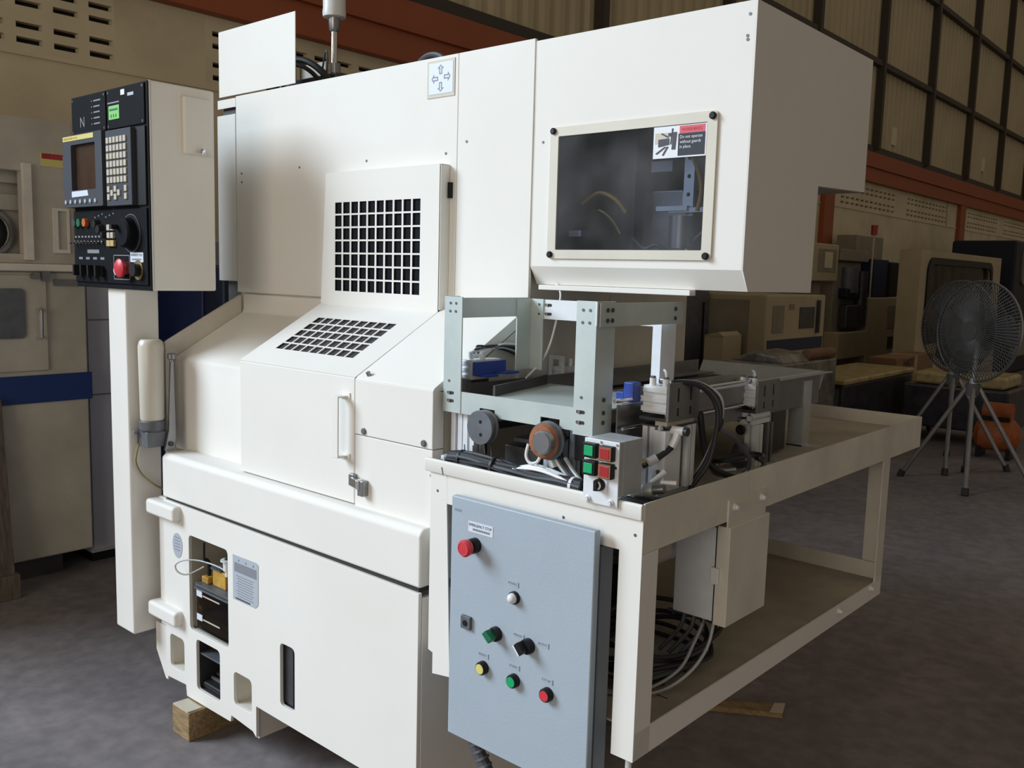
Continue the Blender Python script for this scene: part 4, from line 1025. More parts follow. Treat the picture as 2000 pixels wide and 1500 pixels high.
b_ = part('selector_switch', bezel(-1.368, 0.803, 0.0195, 0.016), 'black', cb)
bh = part('selector_handle', MB().prism('y', [(-1.391, 0.806), (-1.379, 0.818), (-1.356, 0.800), (-1.368, 0.786)], FY - 0.038, FY - 0.014), 'black', b_, bevel=0.002)
part('pointer_mark', MB().prism('y', [(-1.391, 0.808), (-1.388, 0.811), (-1.368, 0.789), (-1.371, 0.786)], FY - 0.0386, FY - 0.0375), 'print_white', b_)
for (x, m_, nm) in ((-1.518, 'yellow', 'RESET'), (-1.411, 'green', 'START'), (-1.303, 'red', 'STOP')):
    pb = part('push_button', bezel(x, 0.699, 0.0175, 0.017), 'black', cb)
    part('button_cap', MB().cyl((x, FY - 0.0168, 0.699), (x, FY - 0.0182, 0.699), 0.0133, n=24), m_, pb)
for (x, z, s_) in ((-1.425, 0.947, 'POWER'), (-1.402, 0.818, 'MANUAL'), (-1.323, 0.8185, 'AUTO'), (-1.520, 0.731, 'RESET'), (-1.414, 0.733, 'START'), (-1.307, 0.731, 'STOP')):
    tg = part('embossed_tag', MB().box(x - 0.018, x + 0.018, FY - 0.0008, FY, z - 0.006, z + 0.008), 'hammer_grey', cb)
    text('lettering', s_, 0.0095, (x - 0.0165, FY - 0.0011, z - 0.002), XX, ZZ, 'ink_grey', tg, fit=0.028)
    part('tag_edge', MB().box(x + 0.0155, x + 0.018, FY - 0.0012, FY - 0.0008, z - 0.006, z + 0.007), 'ink_grey', tg)
part('maker_mark', MB().box(-1.635, -1.61, FY - 0.0005, FY, 1.095, 1.102), 'blue_grey', cb)

# ---- coiled flexible conduit below the control box
t = thing('flexible_conduit', (-1.5, 1.75, FZ), 'grey corrugated conduit curling down under the control box', 'conduit')
part('conduit', MB().tube([(-1.60, 1.73, 0.60), (-1.585, 1.70, 0.47), (-1.5325, 1.695, 0.395), (-1.48, 1.69, 0.32), (-1.42, 1.70, 0.20), (-1.38, 1.75, 0.05), (-1.38, 1.85, FZ + 0.018)], 0.018, 10), 'rubber_grey', t)
for k in range(10):
    a = k / 9.0
    p = Vector((-1.585, 1.70, 0.47)).lerp(Vector((-1.48, 1.69, 0.32)), a)
    part('ring', MB().cyl((p.x - 0.0017, p.y, p.z + 0.0025), (p.x + 0.0017, p.y, p.z - 0.0025), 0.0205, n=12), 'gun_grey', t)

# ---- junction box hung on the right apron
jb = thing('junction_box', (-1.14, 2.2, 0.805), 'grey metal junction box hanging under the right side of bench tray', 'junction box')
part('hanger_plate', MB().box(-1.078, -1.0735, 2.100, 2.315, 1.075, 1.150), 'cream_dirty', jb)
part('lid', MB().box(-1.104, -1.066, 2.100, 2.330, 0.808, 1.078), 'cream_dirty', jb, bevel=0.003)
part('body', MB().box(-1.230, -1.108, 2.108, 2.322, 0.812, 1.070), 'alu_white', jb, bevel=0.003)
part('gasket', MB().box(-1.109, -1.103, 2.106, 2.324, 0.812, 1.072), 'black', jb)
part('latch', MB().box(-1.114, -1.090, 2.092, 2.101, 0.920, 0.965), 'white_plastic', jb, bevel=0.003)
for y in (2.13, 2.285):
    part('bolt', MB().lathe((-1.0735, y, 1.128), XX, [(0, 0.010), (0.004, 0.010), (0.005, 0.007), (0.013, 0.006)], 12), 'white_plastic', jb)
# ================================================================== equipment on the bench tray
TZ = 1.16
def tslot(a, b, s):
    """outline of a T-slot aluminium profile, side s, centred on (a, b)"""
    h = s / 2; g = s * 0.11; d = s * 0.16; w = s * 0.24; e = s * 0.34
    q = [(g, h), (g, h - d), (w, h - d), (w, h - d - s * 0.05), (g, e - s * 0.10)]
    side = [(-x, y) for (x, y) in reversed(q)]
    one = [(-h, h)] + side[::-1][::-1]
    base = [(-h, h), (-g, h), (-g, h - d), (-w, h - d), (-w * 0.75, h - d * 1.7), (w * 0.75, h - d * 1.7), (w, h - d), (g, h - d), (g, h)]
    pts = []
    for k in range(4):
        c, s_ = math.cos(-k * math.pi / 2), math.sin(-k * math.pi / 2)
        pts += [(a + x * c - y * s_, b + x * s_ + y * c) for (x, y) in base]
    return pts

# ---- push button box clipped over the front lip
t = thing('push_button_box', (-1.18, 1.73, 1.19), 'small silver button box with two green and two red square buttons', 'button box')
part('front_plate', MB().box(-1.238, -1.140, 1.684, 1.688, 1.192, 1.344), 'alu_white', t, bevel=0.001)
part('case', MB().box(-1.236, -1.142, 1.7065, 1.785, 1.215, 1.344).box(-1.236, -1.142, 1.688, 1.7065, 1.215, 1.344), 'alu', t, bevel=0.002)
for (x, z, m_, k) in ((-1.214, 1.318, 'green', 0), (-1.214, 1.277, 'green', 1), (-1.168, 1.317, 'red_dark', 2), (-1.168, 1.276, 'red_dark', 3)):
    b = part('push_button', MB().box(x - 0.0185, x + 0.0185, 1.668, 1.684, z - 0.0175, z + 0.0175), 'black', t, bevel=0.002)
    if 'red' in m_:
        part('button_frame', MB().plate(rect(x - 0.0165, x + 0.0165, z - 0.0155, z + 0.0155), [rect(x - 0.0125, x + 0.0125, z - 0.012, z + 0.012)], (0, 1.668, 0), XX, ZZ, NY, 0.0015), 'rust', b)
    part('button_cap', MB().box(x - 0.0125, x + 0.0125, 1.6655, 1.668, z - 0.012, z + 0.012), m_, b, bevel=0.001)
sl = part('selector_switch', MB().box(-1.204, -1.168, 1.681, 1.684, 1.224, 1.256), 'alu_white', t)
part('selector_knob', MB().lathe((-1.188, 1.681, 1.240), NY, [(0, 0.015), (0.010, 0.014), (0.012, 0.012)], 18).box(-1.192, -1.184, 1.660, 1.670, 1.228, 1.252), 'black', sl)
part('knob_ring', MB().plate(circ(-1.188, 1.240, 0.0115, 18), [circ(-1.188, 1.240, 0.007, 18)], (0, 1.669, 0), XX, ZZ, NY, 0.0015), 'alu_white', sl)
for (x, z) in ((-1.222, 1.201), (-1.157, 1.202)):
    part('bolt', MB().lathe((x, 1.684, z), NY, [(0, 0.008), (0.003, 0.008), (0.004, 0.0055), (0.010, 0.005)], 12), 'white_plastic', t)
for (x, z) in ((-1.190, 1.339), (-1.146, 1.338), (-1.147, 1.285)):
    part('screw', MB().cyl((x, 1.684, z), (x, 1.6825, z), 0.0035, n=10), 'steel_bright', t)

# ---- aluminium angle frame
t = thing('angle_frame', (-1.52, 1.92, 1.33), 'bolted aluminium angle frame standing over the front of the conveyor', 'frame')
def slots(pairs, y, parent):
    for (x, z) in pairs:
        part('slot', MB().prism('y', rrect(x - 0.013, x + 0.013, z - 0.0042, z + 0.0042, 0.004), y - 0.0007, y + 0.0001), 'dark_gap', parent)
        part('screw', MB().cyl((x - 0.004, y - 0.0005, z), (x - 0.004, y - 0.003, z), 0.0048, n=10), 'steel', parent)
def dots(pairs, y, parent):
    for (x, z) in pairs:
        part('screw', MB().cyl((x, y, z), (x, y - 0.0015, z), 0.0038, n=10), 'gun_grey', parent)
p = part('front_post', MB().box(-1.786, -1.719, 1.758, 1.762, 1.333, 1.652).box(-1.786, -1.782, 1.762, 1.815, 1.333, 1.652), 'zinc', t)
dots([(-1.763, 1.634), (-1.742, 1.634), (-1.764, 1.612), (-1.743, 1.612), (-1.764, 1.42)], 1.758, p)
slots([(-1.758, 1.387), (-1.758, 1.365)], 1.758, p)
p = part('front_post', MB().box(-1.328, -1.268, 1.754, 1.758, 1.331, 1.658).box(-1.272, -1.268, 1.758, 1.832, 1.331, 1.658), 'zinc', t)
dots([(-1.308, 1.636), (-1.287, 1.636), (-1.309, 1.606), (-1.288, 1.606), (-1.305, 1.424)], 1.754, p)
slots([(-1.306, 1.388), (-1.306, 1.362)], 1.754, p)
for (y, z) in ((1.795, 1.418), (1.795, 1.386), (1.795, 1.362)):
    part('screw', MB().cyl((-1.268, y, z), (-1.2655, y, z), 0.0055, n=10), 'steel_dark', p)
p = part('rear_post', MB().box(-1.734, -1.688, 2.066, 2.070, 1.437, 1.646).box(-1.738, -1.734, 2.004, 2.070, 1.437, 1.646), 'zinc', t)
dots([(-1.703, 1.630), (-1.703, 1.602)], 2.066, p)
p = part('rear_post', MB().box(-1.308, -1.281, 2.066, 2.070, 1.38, 1.60).box(-1.285, -1.281, 2.070, 2.14, 1.38, 1.60), 'alu_white', t)
part('side_beam', MB().box(-1.742, -1.738, 1.764, 2.066, 1.594, 1.649), 'zinc', t)
p = part('rear_beam', MB().box(-1.688, -1.305, 2.0705, 2.0745, 1.588, 1.645), 'alu_white', t)
slots([(-1.672, 1.629), (-1.672, 1.603)], 2.0705, p)
p = part('side_beam', MB().box(-1.266, -1.262, 1.762, 2.14, 1.597, 1.654), 'zinc', t)
for (y, z) in ((1.79, 1.637), (1.81, 1.637), (1.79, 1.612), (1.81, 1.612), (2.10, 1.637), (2.10, 1.612)):
    part('screw', MB().cyl((-1.262, y, z), (-1.2595, y, z), 0.0055, n=10), 'steel_dark', p)
part('corner_strip', MB().box(-1.270, -1.266, 1.752, 1.758, 1.60, 1.656), 'alu_white', t)
part('sensor_bracket', MB().box(-1.760, -1.728, 2.01, 2.014, 1.380, 1.437), 'alu', t)

# ---- conveyor
cv = thing('chute_conveyor', (-1.5, 2.45, TZ), 'narrow aluminium chute conveyor running the length of the bench tray', 'conveyor')
part('front_plate', MB().plate([(-1.726, 1.393), (-1.726, 1.333), (-1.648, 1.333), (-1.648, 1.357), (-1.593, 1.357), (-1.593, 1.336), (-1.436, 1.336), (-1.436, 1.360), (-1.374, 1.360), (-1.374, 1.338), (-1.330, 1.338), (-1.330, 1.396)], [], (0, 1.760, 0), XX, ZZ, YY, 0.004), 'zinc', cv)
part('deck', MB().prism('z', [(-1.60, 1.764), (-1.272, 1.764), (-1.272, 2.12), (-1.70, 2.12)], 1.388, 1.392), 'zinc', cv)
part('guide_wall', MB().prism('z', [(-1.612, 1.772), (-1.604, 1.772), (-1.69, 2.10), (-1.70, 2.10)], 1.392, 1.42), 'steel_dark', cv)
part('left_rail', MB().box(-1.730, -1.726, 1.80, 3.06, 1.335, 1.412).box(-1.726, -1.66, 2.15, 3.06, 1.366, 1.370), 'steel', cv)
rr = part('right_rail', MB().box(-1.254, -1.250, 1.832, 3.06, 1.300, 1.404), 'steel', cv)
part('edge_strip', MB().box(-1.262, -1.244, 1.84, 3.06, 1.404, 1.409), 'alu_white', rr)
part('guide_rod', MB().cyl((-1.238, 1.80, 1.418), (-1.238, 2.50, 1.418), 0.0055, n=10), 'steel_bright', cv)
part('guide_rod', MB().cyl((-1.240, 1.84, 1.345), (-1.240, 2.60, 1.345), 0.0045, n=10), 'steel_bright', cv)
part('bed', MB().box(-1.726, -1.254, 2.13, 3.06, 1.345, 1.349), 'steel_dark', cv)
for x in (-1.60, -1.40):
    part('belt', MB().box(x - 0.035, x + 0.035, 2.13, 3.02, 1.349, 1.366), 'rubber', cv)
    part('belt_rail', MB().box(x + 0.036, x + 0.044, 2.13, 3.02, 1.349, 1.374), 'alu', cv)
part('end_plate', MB().prism('x', [(3.06, 1.345), (3.10, 1.408), (3.104, 1.408), (3.064, 1.345)], -1.73, -1.250), 'alu', cv)
part('end_wing', MB().prism('y', [(-1.254, 1.400), (-1.245, 1.408), (-1.222, 1.410), (-1.222, 1.406), (-1.243, 1.403)], 2.70, 3.10), 'alu', cv)
for y in (2.615, 2.935):
    lg = part('leg', MB().box(-1.250, -1.246, y, y + 0.055, TZ, 1.385).box(-1.30, -1.250, y, y + 0.004, TZ, 1.385), 'alu', cv)
    part('foot', MB().box(-1.30, -1.19, y, y + 0.055, TZ, TZ + 0.004), 'alu', lg)
part('side_cover', MB().box(-1.252, -1.248, 2.70, 2.80, 1.17, 1.30), 'steel_dark', cv)
part('rear_left_leg', MB().box(-1.72, -1.68, 3.0, 3.04, TZ, 1.345), 'alu', cv)
for (x, y) in ((-1.752, 1.80), (-1.706, 1.80)):
    part('profile_leg', MB().prism('z', tslot(x, y, 0.042), TZ, 1.333), 'alu_white', cv)
part('profile_foot', MB().prism('y', tslot(-1.752, 1.198, 0.03), 1.735, 1.778).prism('y', tslot(-1.716, 1.198, 0.03), 1.735, 1.778), 'alu_white', cv)
for (x, y) in ((-1.425, 1.80), (-1.385, 1.83)):
    part('profile_leg', MB().prism('z', tslot(x, y, 0.032), TZ, 1.338), 'alu', cv)
# pulleys and drive
w1 = part('pulley', MB().lathe((-1.612, 1.752, 1.312), NY, [(0, 0.044), (0.006, 0.046), (0.010, 0.042), (0.020, 0.042), (0.024, 0.046), (0.030, 0.045), (0.031, 0.010)], 32), 'gun_grey', cv)
for (dx, dz_) in ((0.004, 0.016), (0.006, -0.018)): part('bolt_hole', MB().cyl((-1.612 + dx, 1.7215, 1.312 + dz_), (-1.612 + dx, 1.7205, 1.312 + dz_), 0.005, n=10), 'black', w1)
w2 = part('pulley', MB().lathe((-1.400, 1.758, 1.305), NY, [(0, 0.048), (0.008, 0.050), (0.012, 0.046), (0.026, 0.046)], 32), 'gun_grey', cv)
part('rusty_rim', MB().lathe((-1.398, 1.732, 1.305), NY, [(0, 0.045), (0.012, 0.040), (0.014, 0.030)], 32), 'rust', w2)
part('hub', MB().lathe((-1.385, 1.720, 1.306), NY, [(0, 0.030), (0.014, 0.030), (0.018, 0.026), (0.018, 0.008)], 28), 'steel', w2)
part('drive_shaft', MB().cyl((-1.612, 1.752, 1.312), (-1.612, 2.0, 1.312), 0.012, n=12), 'steel_dark', cv)
part('drive_shaft', MB().cyl((-1.400, 1.752, 1.305), (-1.400, 2.0, 1.305), 0.012, n=12), 'steel_dark', cv)
part('motor_box', MB().box(-1.590, -1.470, 1.80, 1.99, 1.165, 1.262), 'steel_dark', cv, bevel=0.004)
part('motor_bracket', MB().box(-1.56, -1.46, 1.80, 1.99, 1.275, 1.285), 'steel_dark', cv)
part('gear_motor', MB().cyl((-1.36, 1.82, 1.29), (-1.36, 2.0, 1.29), 0.04), 'steel_dark', cv)

# ---- pneumatic stop units
def stop_unit(name, label, x0, y0, ztop, tall, zc):
    """clamping cylinder on a profile post; front right lower corner of its block at x0+.07, y0"""
    t = thing(name, (x0 + 0.035, y0 + 0.07, TZ), label, 'cylinder unit', 'stop cylinders along the bench edge')
    zb = ztop - 0.072
    bk = part('cylinder_block', MB().box(x0, x0 + 0.068, y0 + 0.002, y0 + 0.135, zb, ztop - 0.004), 'alu_white', t)
    for k in range(3):
        part('rib', MB().box(x0 - 0.004 + 0.004 * (k == 2), x0 + 0.070, y0 - 0.003, y0 + 0.002, zb + 0.003 + 0.024 * k, zb + 0.017 + 0.024 * k), 'alu_white', bk, bevel=0.002)
    part('end_plate', MB().box(x0 + 0.0705, x0 + 0.078, y0 - 0.004, y0 + 0.145, zb - 0.018, ztop + 0.006), 'steel', t, bevel=0.001)
    for (dy, z0, z1) in ((0.04, 0.030, 0.064), (0.10, 0.030, 0.064), (0.04, -0.006, 0.014), (0.10, -0.006, 0.014)):
        part('slot', MB().box(x0 + 0.0775, x0 + 0.0786, y0 + dy - 0.003, y0 + dy + 0.003, zb + z0, zb + z1), 'black', t)
    part('base_plate', MB().box(x0 - 0.006, x0 + 0.0705, y0 - 0.004, y0 + 0.145, zb - 0.018, zb - 0.010), 'steel_dark', t)
    part('piston_rod', MB().cyl((x0 + 0.035, y0 + 0.06, zb - 0.010), (x0 + 0.035, y0 + 0.06, zb), 0.012, n=14), 'steel_bright', t)
    for dx in (0.018, 0.056):
        fit = part('air_fitting', MB().cyl((x0 + dx, y0 + 0.015, ztop - 0.004), (x0 + dx, y0 + 0.015, ztop + 0.014), 0.0085, n=14), 'white_plastic', t)
        part('fitting_collar', MB().cyl((x0 + dx, y0 + 0.015, ztop + 0.014), (x0 + dx, y0 + 0.015, ztop + 0.019), 0.007, n=12), 'gun_grey', fit)
    part('throttle_valve', MB().cyl((x0 + 0.03, y0 + 0.03, ztop + 0.008), (x0 + 0.045, y0 + 0.03, ztop + 0.008), 0.009, n=12), 'steel', t)
    part('hose_loop', MB().tube([(x0 + 0.056, y0 + 0.015, ztop + 0.018), (x0 + 0.052, y0 + 0.02, ztop + 0.03), (x0 + 0.04, y0 + 0.03, ztop + 0.034), (x0 + 0.034, y0 + 0.05, ztop + 0.02), (x0 + 0.036, y0 + 0.06, ztop - 0.002)], 0.003), 'white_plastic', t)
    return t, zb
t, zb = stop_unit('stop_cylinder_unit', 'silver stop cylinder on a broad profile post with elbow fittings beside the button box', -1.226, 1.905, 1.456, 0, 0)
part('spacer', MB().box(-1.19, -1.156, 1.91, 2.04, zb - 0.030, zb - 0.018), 'beige', t)
part('top_flange', MB().box(-1.228, -1.150, 1.905, 2.05, zb - 0.034, zb - 0.030), 'steel_dark', t)
part('profile_post', MB().prism('z', tslot(-1.206, 1.925, 0.036), TZ + 0.03, zb - 0.034).prism('z', tslot(-1.206, 2.02, 0.036), TZ + 0.03, zb - 0.034).prism('z', tslot(-1.166, 2.02, 0.036), TZ + 0.03, zb - 0.034), 'alu_white', t)
cy = part('flat_cylinder', MB().box(-1.187, -1.152, 1.899, 1.975, TZ + 0.03, zb - 0.040), 'alu_white', t, bevel=0.001)
for z in (1.350, 1.240): part('port', MB().lathe((-1.166, 1.899, z), NY, [(0, 0.007), (0.003, 0.007), (0.003, 0.004)], 12), 'steel_bright', cy)
part('profile_foot', MB().prism('y', tslot(-1.214, TZ + 0.015, 0.03), 1.88, 2.05), 'alu', t)
part('profile_foot', MB().prism('y', tslot(-1.170, TZ + 0.015, 0.03), 1.88, 2.05), 'alu', t)
part('elbow_fitting', MB().cyl((-1.152, 1.93, 1.345), (-1.118, 1.93, 1.345), 0.011, n=14).tube([(-1.135, 1.93, 1.345), (-1.138, 1.925, 1.325), (-1.145, 1.92, 1.305)], 0.010), 'white_plastic', t)
part('elbow_end', MB().cyl((-1.118, 1.93, 1.345), (-1.108, 1.93, 1.345), 0.011, n=14), 'steel_dark', t)

t, zb = stop_unit('stop_cylinder_unit', 'silver stop cylinder on a slim profile post further along the bench edge', -1.282, 2.50, 1.412, 0, 0)
part('profile_post', MB().prism('z', tslot(-1.226, 2.53, 0.040), TZ, zb - 0.055), 'alu_white', t)
part('cross_profile', MB().prism('y', tslot(-1.262, zb - 0.036, 0.034), 2.495, 2.60).prism('y', tslot(-1.228, zb - 0.036, 0.034), 2.495, 2.60), 'alu_white', t)
part('rear_post', MB().prism('z', tslot(-1.226, 2.60, 0.040), TZ, zb - 0.055), 'steel', t)
part('clamp_knob', MB().lathe((-1.245, 2.49, zb - 0.070), NY, [(0, 0.012), (0.012, 0.016), (0.016, 0.012)], 14), 'black', t)
t['label'] = 'silver stop cylinder on a slim profile post near the far chute leg'

def side_clamp(label, y0, z0, blue):
    t = thing('side_clamp', (-1.765, y0 + 0.07, TZ), label, 'clamp', 'clamps beside the machine wall')
    bk = part('cylinder_block', MB().box(-1.790, -1.748, y0, y0 + 0.12, z0, z0 + 0.055), 'alu_white', t)
    for k in range(3): part('rib', MB().box(-1.792, -1.747, y0 - 0.003, y0, z0 + 0.002 + 0.019 * k, z0 + 0.014 + 0.019 * k), 'alu_white', bk, bevel=0.0015)
    if blue:
        part('slide_plate', MB().box(-1.748, -1.738, y0 + 0.005, y0 + 0.135, z0 + 0.012, z0 + 0.050), 'blue_part', t, bevel=0.001)
        part('finger', MB().box(-1.738, -1.71, y0 + 0.02, y0 + 0.07, z0 + 0.008, z0 + 0.014), 'blue_part', t)
        part('finger', MB().box(-1.738, -1.70, y0 + 0.09, y0 + 0.15, z0 + 0.014, z0 + 0.020), 'blue_part', t)
    else:
        part('slide_plate', MB().box(-1.748, -1.738, y0 + 0.01, y0 + 0.05, z0 + 0.004, z0 + 0.03), 'blue_part', t)
        part('frame', MB().plate(rect(-1.80 + 0.005, -1.735, z0 - 0.01, z0 + 0.09), [rect(-1.782, -1.735 - 0.008, z0, z0 + 0.078)], (0, y0 - 0.012, 0), XX, ZZ, YY, 0.006), 'alu_white', t)
        part('cross_profile', MB().prism('y', tslot(-1.755, z0 - 0.03, 0.034), y0 - 0.03, y0 + 0.12), 'alu_white', t)
    part('post', MB().box(-1.785, -1.755, y0 + 0.04, y0 + 0.08, TZ, z0), 'steel_dark', t)
    fit = part('air_fitting', MB().cyl((-1.772, y0 + 0.02, z0 + 0.055), (-1.772, y0 + 0.02, z0 + 0.075), 0.008, n=12).cyl((-1.755, y0 + 0.05, z0 + 0.055), (-1.755, y0 + 0.05, z0 + 0.078), 0.009, n=12), 'alu_white', t)
    return t
side_clamp('silver clamp with a bright blue slide plate beside the machine wall', 1.83, 1.418, True)
side_clamp('pale framed clamp on a profile end beyond the hanging bracket', 2.245, 1.375, False)
t = thing('blue_stop_block', (-1.25, 1.91, 1.39), 'bright blue plastic stop block gripping the chrome guide rod', 'stop block')
part('block', MB().box(-1.262, -1.232, 1.870, 1.905, 1.408, 1.458), 'blue_part', t, bevel=0.003)
part('jaw', MB().box(-1.285, -1.262, 1.872, 1.900, 1.410, 1.432), 'blue_part', t, bevel=0.002)

# ---- cables and hoses on the tray
def bundle(name, label, cat, specs, m0='rubber', ties=()):
    P0 = specs[0][0][0]
    t = thing(name, (P0[0], P0[1], TZ), label, cat)
    for (pts, r, m_) in specs: part('strand', MB().tube(pts, r, 7, 5), m_, t)
    for (c, r, m_) in ties:
        part('cable_tie', MB().cyl((c[0] - 0.004, c[1], c[2]), (c[0] + 0.004, c[1], c[2]), r, n=12), m_, t)
    return t
random.seed(3)
sp = []
for k in range(12):
    oy = 1.716 + 0.008 * (k % 4); oz = 1.186 + 0.009 * (k // 3) + random.uniform(-0.002, 0.002)
    pts = [(-1.770 + 0.006 * k, oy + 0.02, oz - 0.004)]
    for (x, dz_) in ((-1.72, 0.014), (-1.65, 0.020), (-1.57, 0.018), (-1.49, 0.012), (-1.42, 0.010), (-1.34, 0.012), (-1.27, 0.010)):
        pts.append((x, oy + random.uniform(-0.004, 0.004), oz + dz_ + random.uniform(-0.004, 0.004)))
    sp.append((pts, 0.0058 if k % 3 else 0.0075, ('rubber', 'rubber', 'rubber_grey')[k % 3]))
bundle('cable_bundle', 'thick bundle of dark cables lying along the tray front lip', 'cables', sp,
       ties=[((-1.68, 1.730, 1.218), 0.024, 'rubber'), ((-1.56, 1.730, 1.216), 0.024, 'rubber'), ((-1.30, 1.730, 1.210), 0.022, 'white_plastic')])
t = thing('clear_hoses', (-1.4, 1.735, TZ), 'pale clear air hoses tied into the cable bundle near the button box', 'hoses')
for k in range(4):
    part('hose', MB().tube([(-1.49, 1.722 + 0.008 * k, 1.222), (-1.43, 1.720 + 0.008 * k, 1.232 + 0.004 * (k % 2)), (-1.37, 1.720 + 0.008 * k, 1.230), (-1.30, 1.722 + 0.008 * k, 1.216)], 0.0045), 'alu_white', t)
t = thing('stray_tie_ends', (-1.62, 1.74, 1.2), 'loose cable tie tails sticking up from the dark cable bundle', 'cable ties')
for (x, dx, h) in ((-1.675, -0.022, 0.03), (-1.645, -0.02, 0.032), (-1.60, -0.024, 0.045), (-1.575, -0.026, 0.05)):
    part('tail', MB().tube([(x, 1.735, 1.205), (x + dx * 0.5, 1.745, 1.22 + h * 0.5), (x + dx, 1.755, 1.22 + h)], 0.0018, 5), 'rubber_grey', t)
t = thing('motor_hoses', (-1.36, 1.78, TZ), 'grey hoses and plug hanging below the rusty pulley', 'hoses')
for k in range(4):
    part('hose', MB().tube([(-1.40 + 0.012 * k, 1.775, 1.262), (-1.37 + 0.012 * k, 1.770, 1.235), (-1.33 + 0.012 * k, 1.765, 1.205), (-1.30 + 0.010 * k, 1.762, 1.166)], 0.0055), ('alu_white', 'rubber_grey', 'rubber', 'alu')[k], t)
part('plug', MB().cyl((-1.412, 1.772, 1.262), (-1.392, 1.770, 1.232), 0.013, n=14), 'alu', t)
part('white_loop', MB().tube([(-1.452, 1.735, 1.290), (-1.450, 1.725, 1.262), (-1.435, 1.722, 1.246), (-1.415, 1.725, 1.250), (-1.405, 1.73, 1.270)], 0.0042), 'white_plastic', t)

t = thing('front_air_hose', (-1.2, 1.89, TZ), 'black air hose with white push fittings in front of the broad post', 'hose')
part('hose', MB().tube([(-1.146, 1.92, 1.303), (-1.158, 1.895, 1.285), (-1.185, 1.87, 1.262), (-1.215, 1.85, 1.235), (-1.235, 1.838, 1.205), (-1.233, 1.832, 1.188)], 0.0075), 'rubber', t)
part('inline_fitting', MB().cyl((-1.167, 1.888, 1.279), (-1.184, 1.872, 1.264), 0.0115, n=14).cyl((-1.195, 1.866, 1.256), (-1.214, 1.851, 1.238), 0.0125, n=14), 'white_plastic', t)
part('fitting_screw', MB().cyl((-1.188, 1.866, 1.264), (-1.186, 1.858, 1.272), 0.007, n=12), 'brass', t)
part('large_fitting', MB().cyl((-1.225, 1.832, 1.188), (-1.165, 1.84, 1.204), 0.015, n=16), 'white_plastic', t)
part('tee_fitting', MB().cyl((-1.165, 1.84, 1.204), (-1.145, 1.845, 1.208), 0.018, n=16).cyl((-1.196, 1.836, 1.196), (-1.196, 1.825, 1.182), 0.012, n=12), 'alu', t)
part('knurled_end', MB().cyl((-1.145, 1.845, 1.208), (-1.118, 1.85, 1.214), 0.0115, n=14), 'steel', t)
part('fork_connector', MB().cyl((-1.230, 1.830, 1.186), (-1.252, 1.822, 1.166), 0.011, 0.009, 12).cyl((-1.222, 1.826, 1.182), (-1.236, 1.815, 1.164), 0.008, 0.007, 12), 'white_plastic', t)
part('capped_tube', MB().cyl((-1.162, 1.86, 1.222), (-1.132, 1.875, 1.252), 0.005, 0.007, 10).cyl((-1.135, 1.86, 1.226), (-1.098, 1.872, 1.228), 0.005, 0.006, 10), 'white_plastic', t)
sp = []
for k in range(5):
    sp.append(([(-1.236, 1.80 + 0.012 * k, 1.168), (-1.20, 1.79 + 0.012 * k, 1.170 + 0.004 * k), (-1.14, 1.80 + 0.014 * k, 1.168 + 0.004 * k), (-1.10, 1.86 + 0.012 * k, 1.168), (-1.105, 1.98, 1.167 + 0.003 * k)], 0.0055, 'rubber' if k % 2 else 'rubber_grey'))
bundle('corner_cables', 'dark cables coiled in the tray corner below the white fittings', 'cables', sp)

sp = []
for k in range(4):
    o = 0.008 * k
    sp.append(([(-1.165, 1.94 + o, 1.462), (-1.135, 2.0 + o, 1.455), (-1.118 + o * .4, 2.05 + o, 1.425), (-1.106, 2.07 + o, 1.38), (-1.108 - o * .5, 2.07 + o, 1.32), (-1.118 - o, 2.06 + o, 1.25), (-1.14 - o, 2.04 + o, 1.20), (-1.16 - o, 2.03 + o, 1.168)], 0.0058, ('rubber', 'rubber_grey', 'rubber', 'alu')[k]))
sp.append(([(-1.10, 2.08, 1.335), (-1.085, 2.12, 1.315), (-1.09, 2.18, 1.28), (-1.095, 2.24, 1.24), (-1.11, 2.26, 1.20), (-1.13, 2.22, 1.17)], 0.0062, 'rubber_grey'))
sp.append(([(-1.150, 2.06, 1.375), (-1.152, 2.08, 1.32), (-1.150, 2.10, 1.26), (-1.14, 2.12, 1.225), (-1.12, 2.20, 1.19), (-1.11, 2.30, 1.17)], 0.0085, 'rubber'))
bundle('cable_drop', 'dark cables dropping behind the broad cylinder post to the tray', 'cables', sp,
       ties=[((-1.106, 2.085, 1.352), 0.014, 'rubber')])
t = thing('coiled_hoses', (-1.12, 2.3, TZ), 'coil of grey hoses on the tray before the slim post', 'hoses')
for k in range(5):
    c = Vector((-1.17, 2.33, TZ + 0.03))
    part('hose', MB().tube([tuple(c + Vector((0.055 * math.cos(a), 0.11 * math.sin(a), 0.02 * math.sin(a * 0.5 + k) + 0.009 * k - 0.005))) for a in [0.3 * k + i * 0.5 for i in range(10)]], 0.006), ('rubber_grey', 'rubber', 'rubber_grey', 'alu', 'rubber')[k], t)
part('multi_plug', MB().cyl((-1.215, 2.42, TZ + 0.03), (-1.235, 2.47, TZ + 0.055), 0.03, 0.024, 14), 'rubber_grey', t)
t = thing('white_signal_wire', (-1.72, 2.0, 1.45), 'thin white wire hanging from the hood past the rear post', 'wire')
part('wire', MB().tube([(-1.70, 2.14, 1.69), (-1.668, 2.12, 1.665), (-1.655, 2.10, 1.63), (-1.660, 2.09, 1.57), (-1.675, 2.085, 1.51), (-1.70, 2.08, 1.46), (-1.722, 2.05, 1.42), (-1.74, 2.02, 1.385)], 0.0032), 'white_plastic', t)
t = thing('clamp_cables', (-1.76, 1.9, 1.48), 'grey cables running along the machine wall above the blue clamp', 'cables')
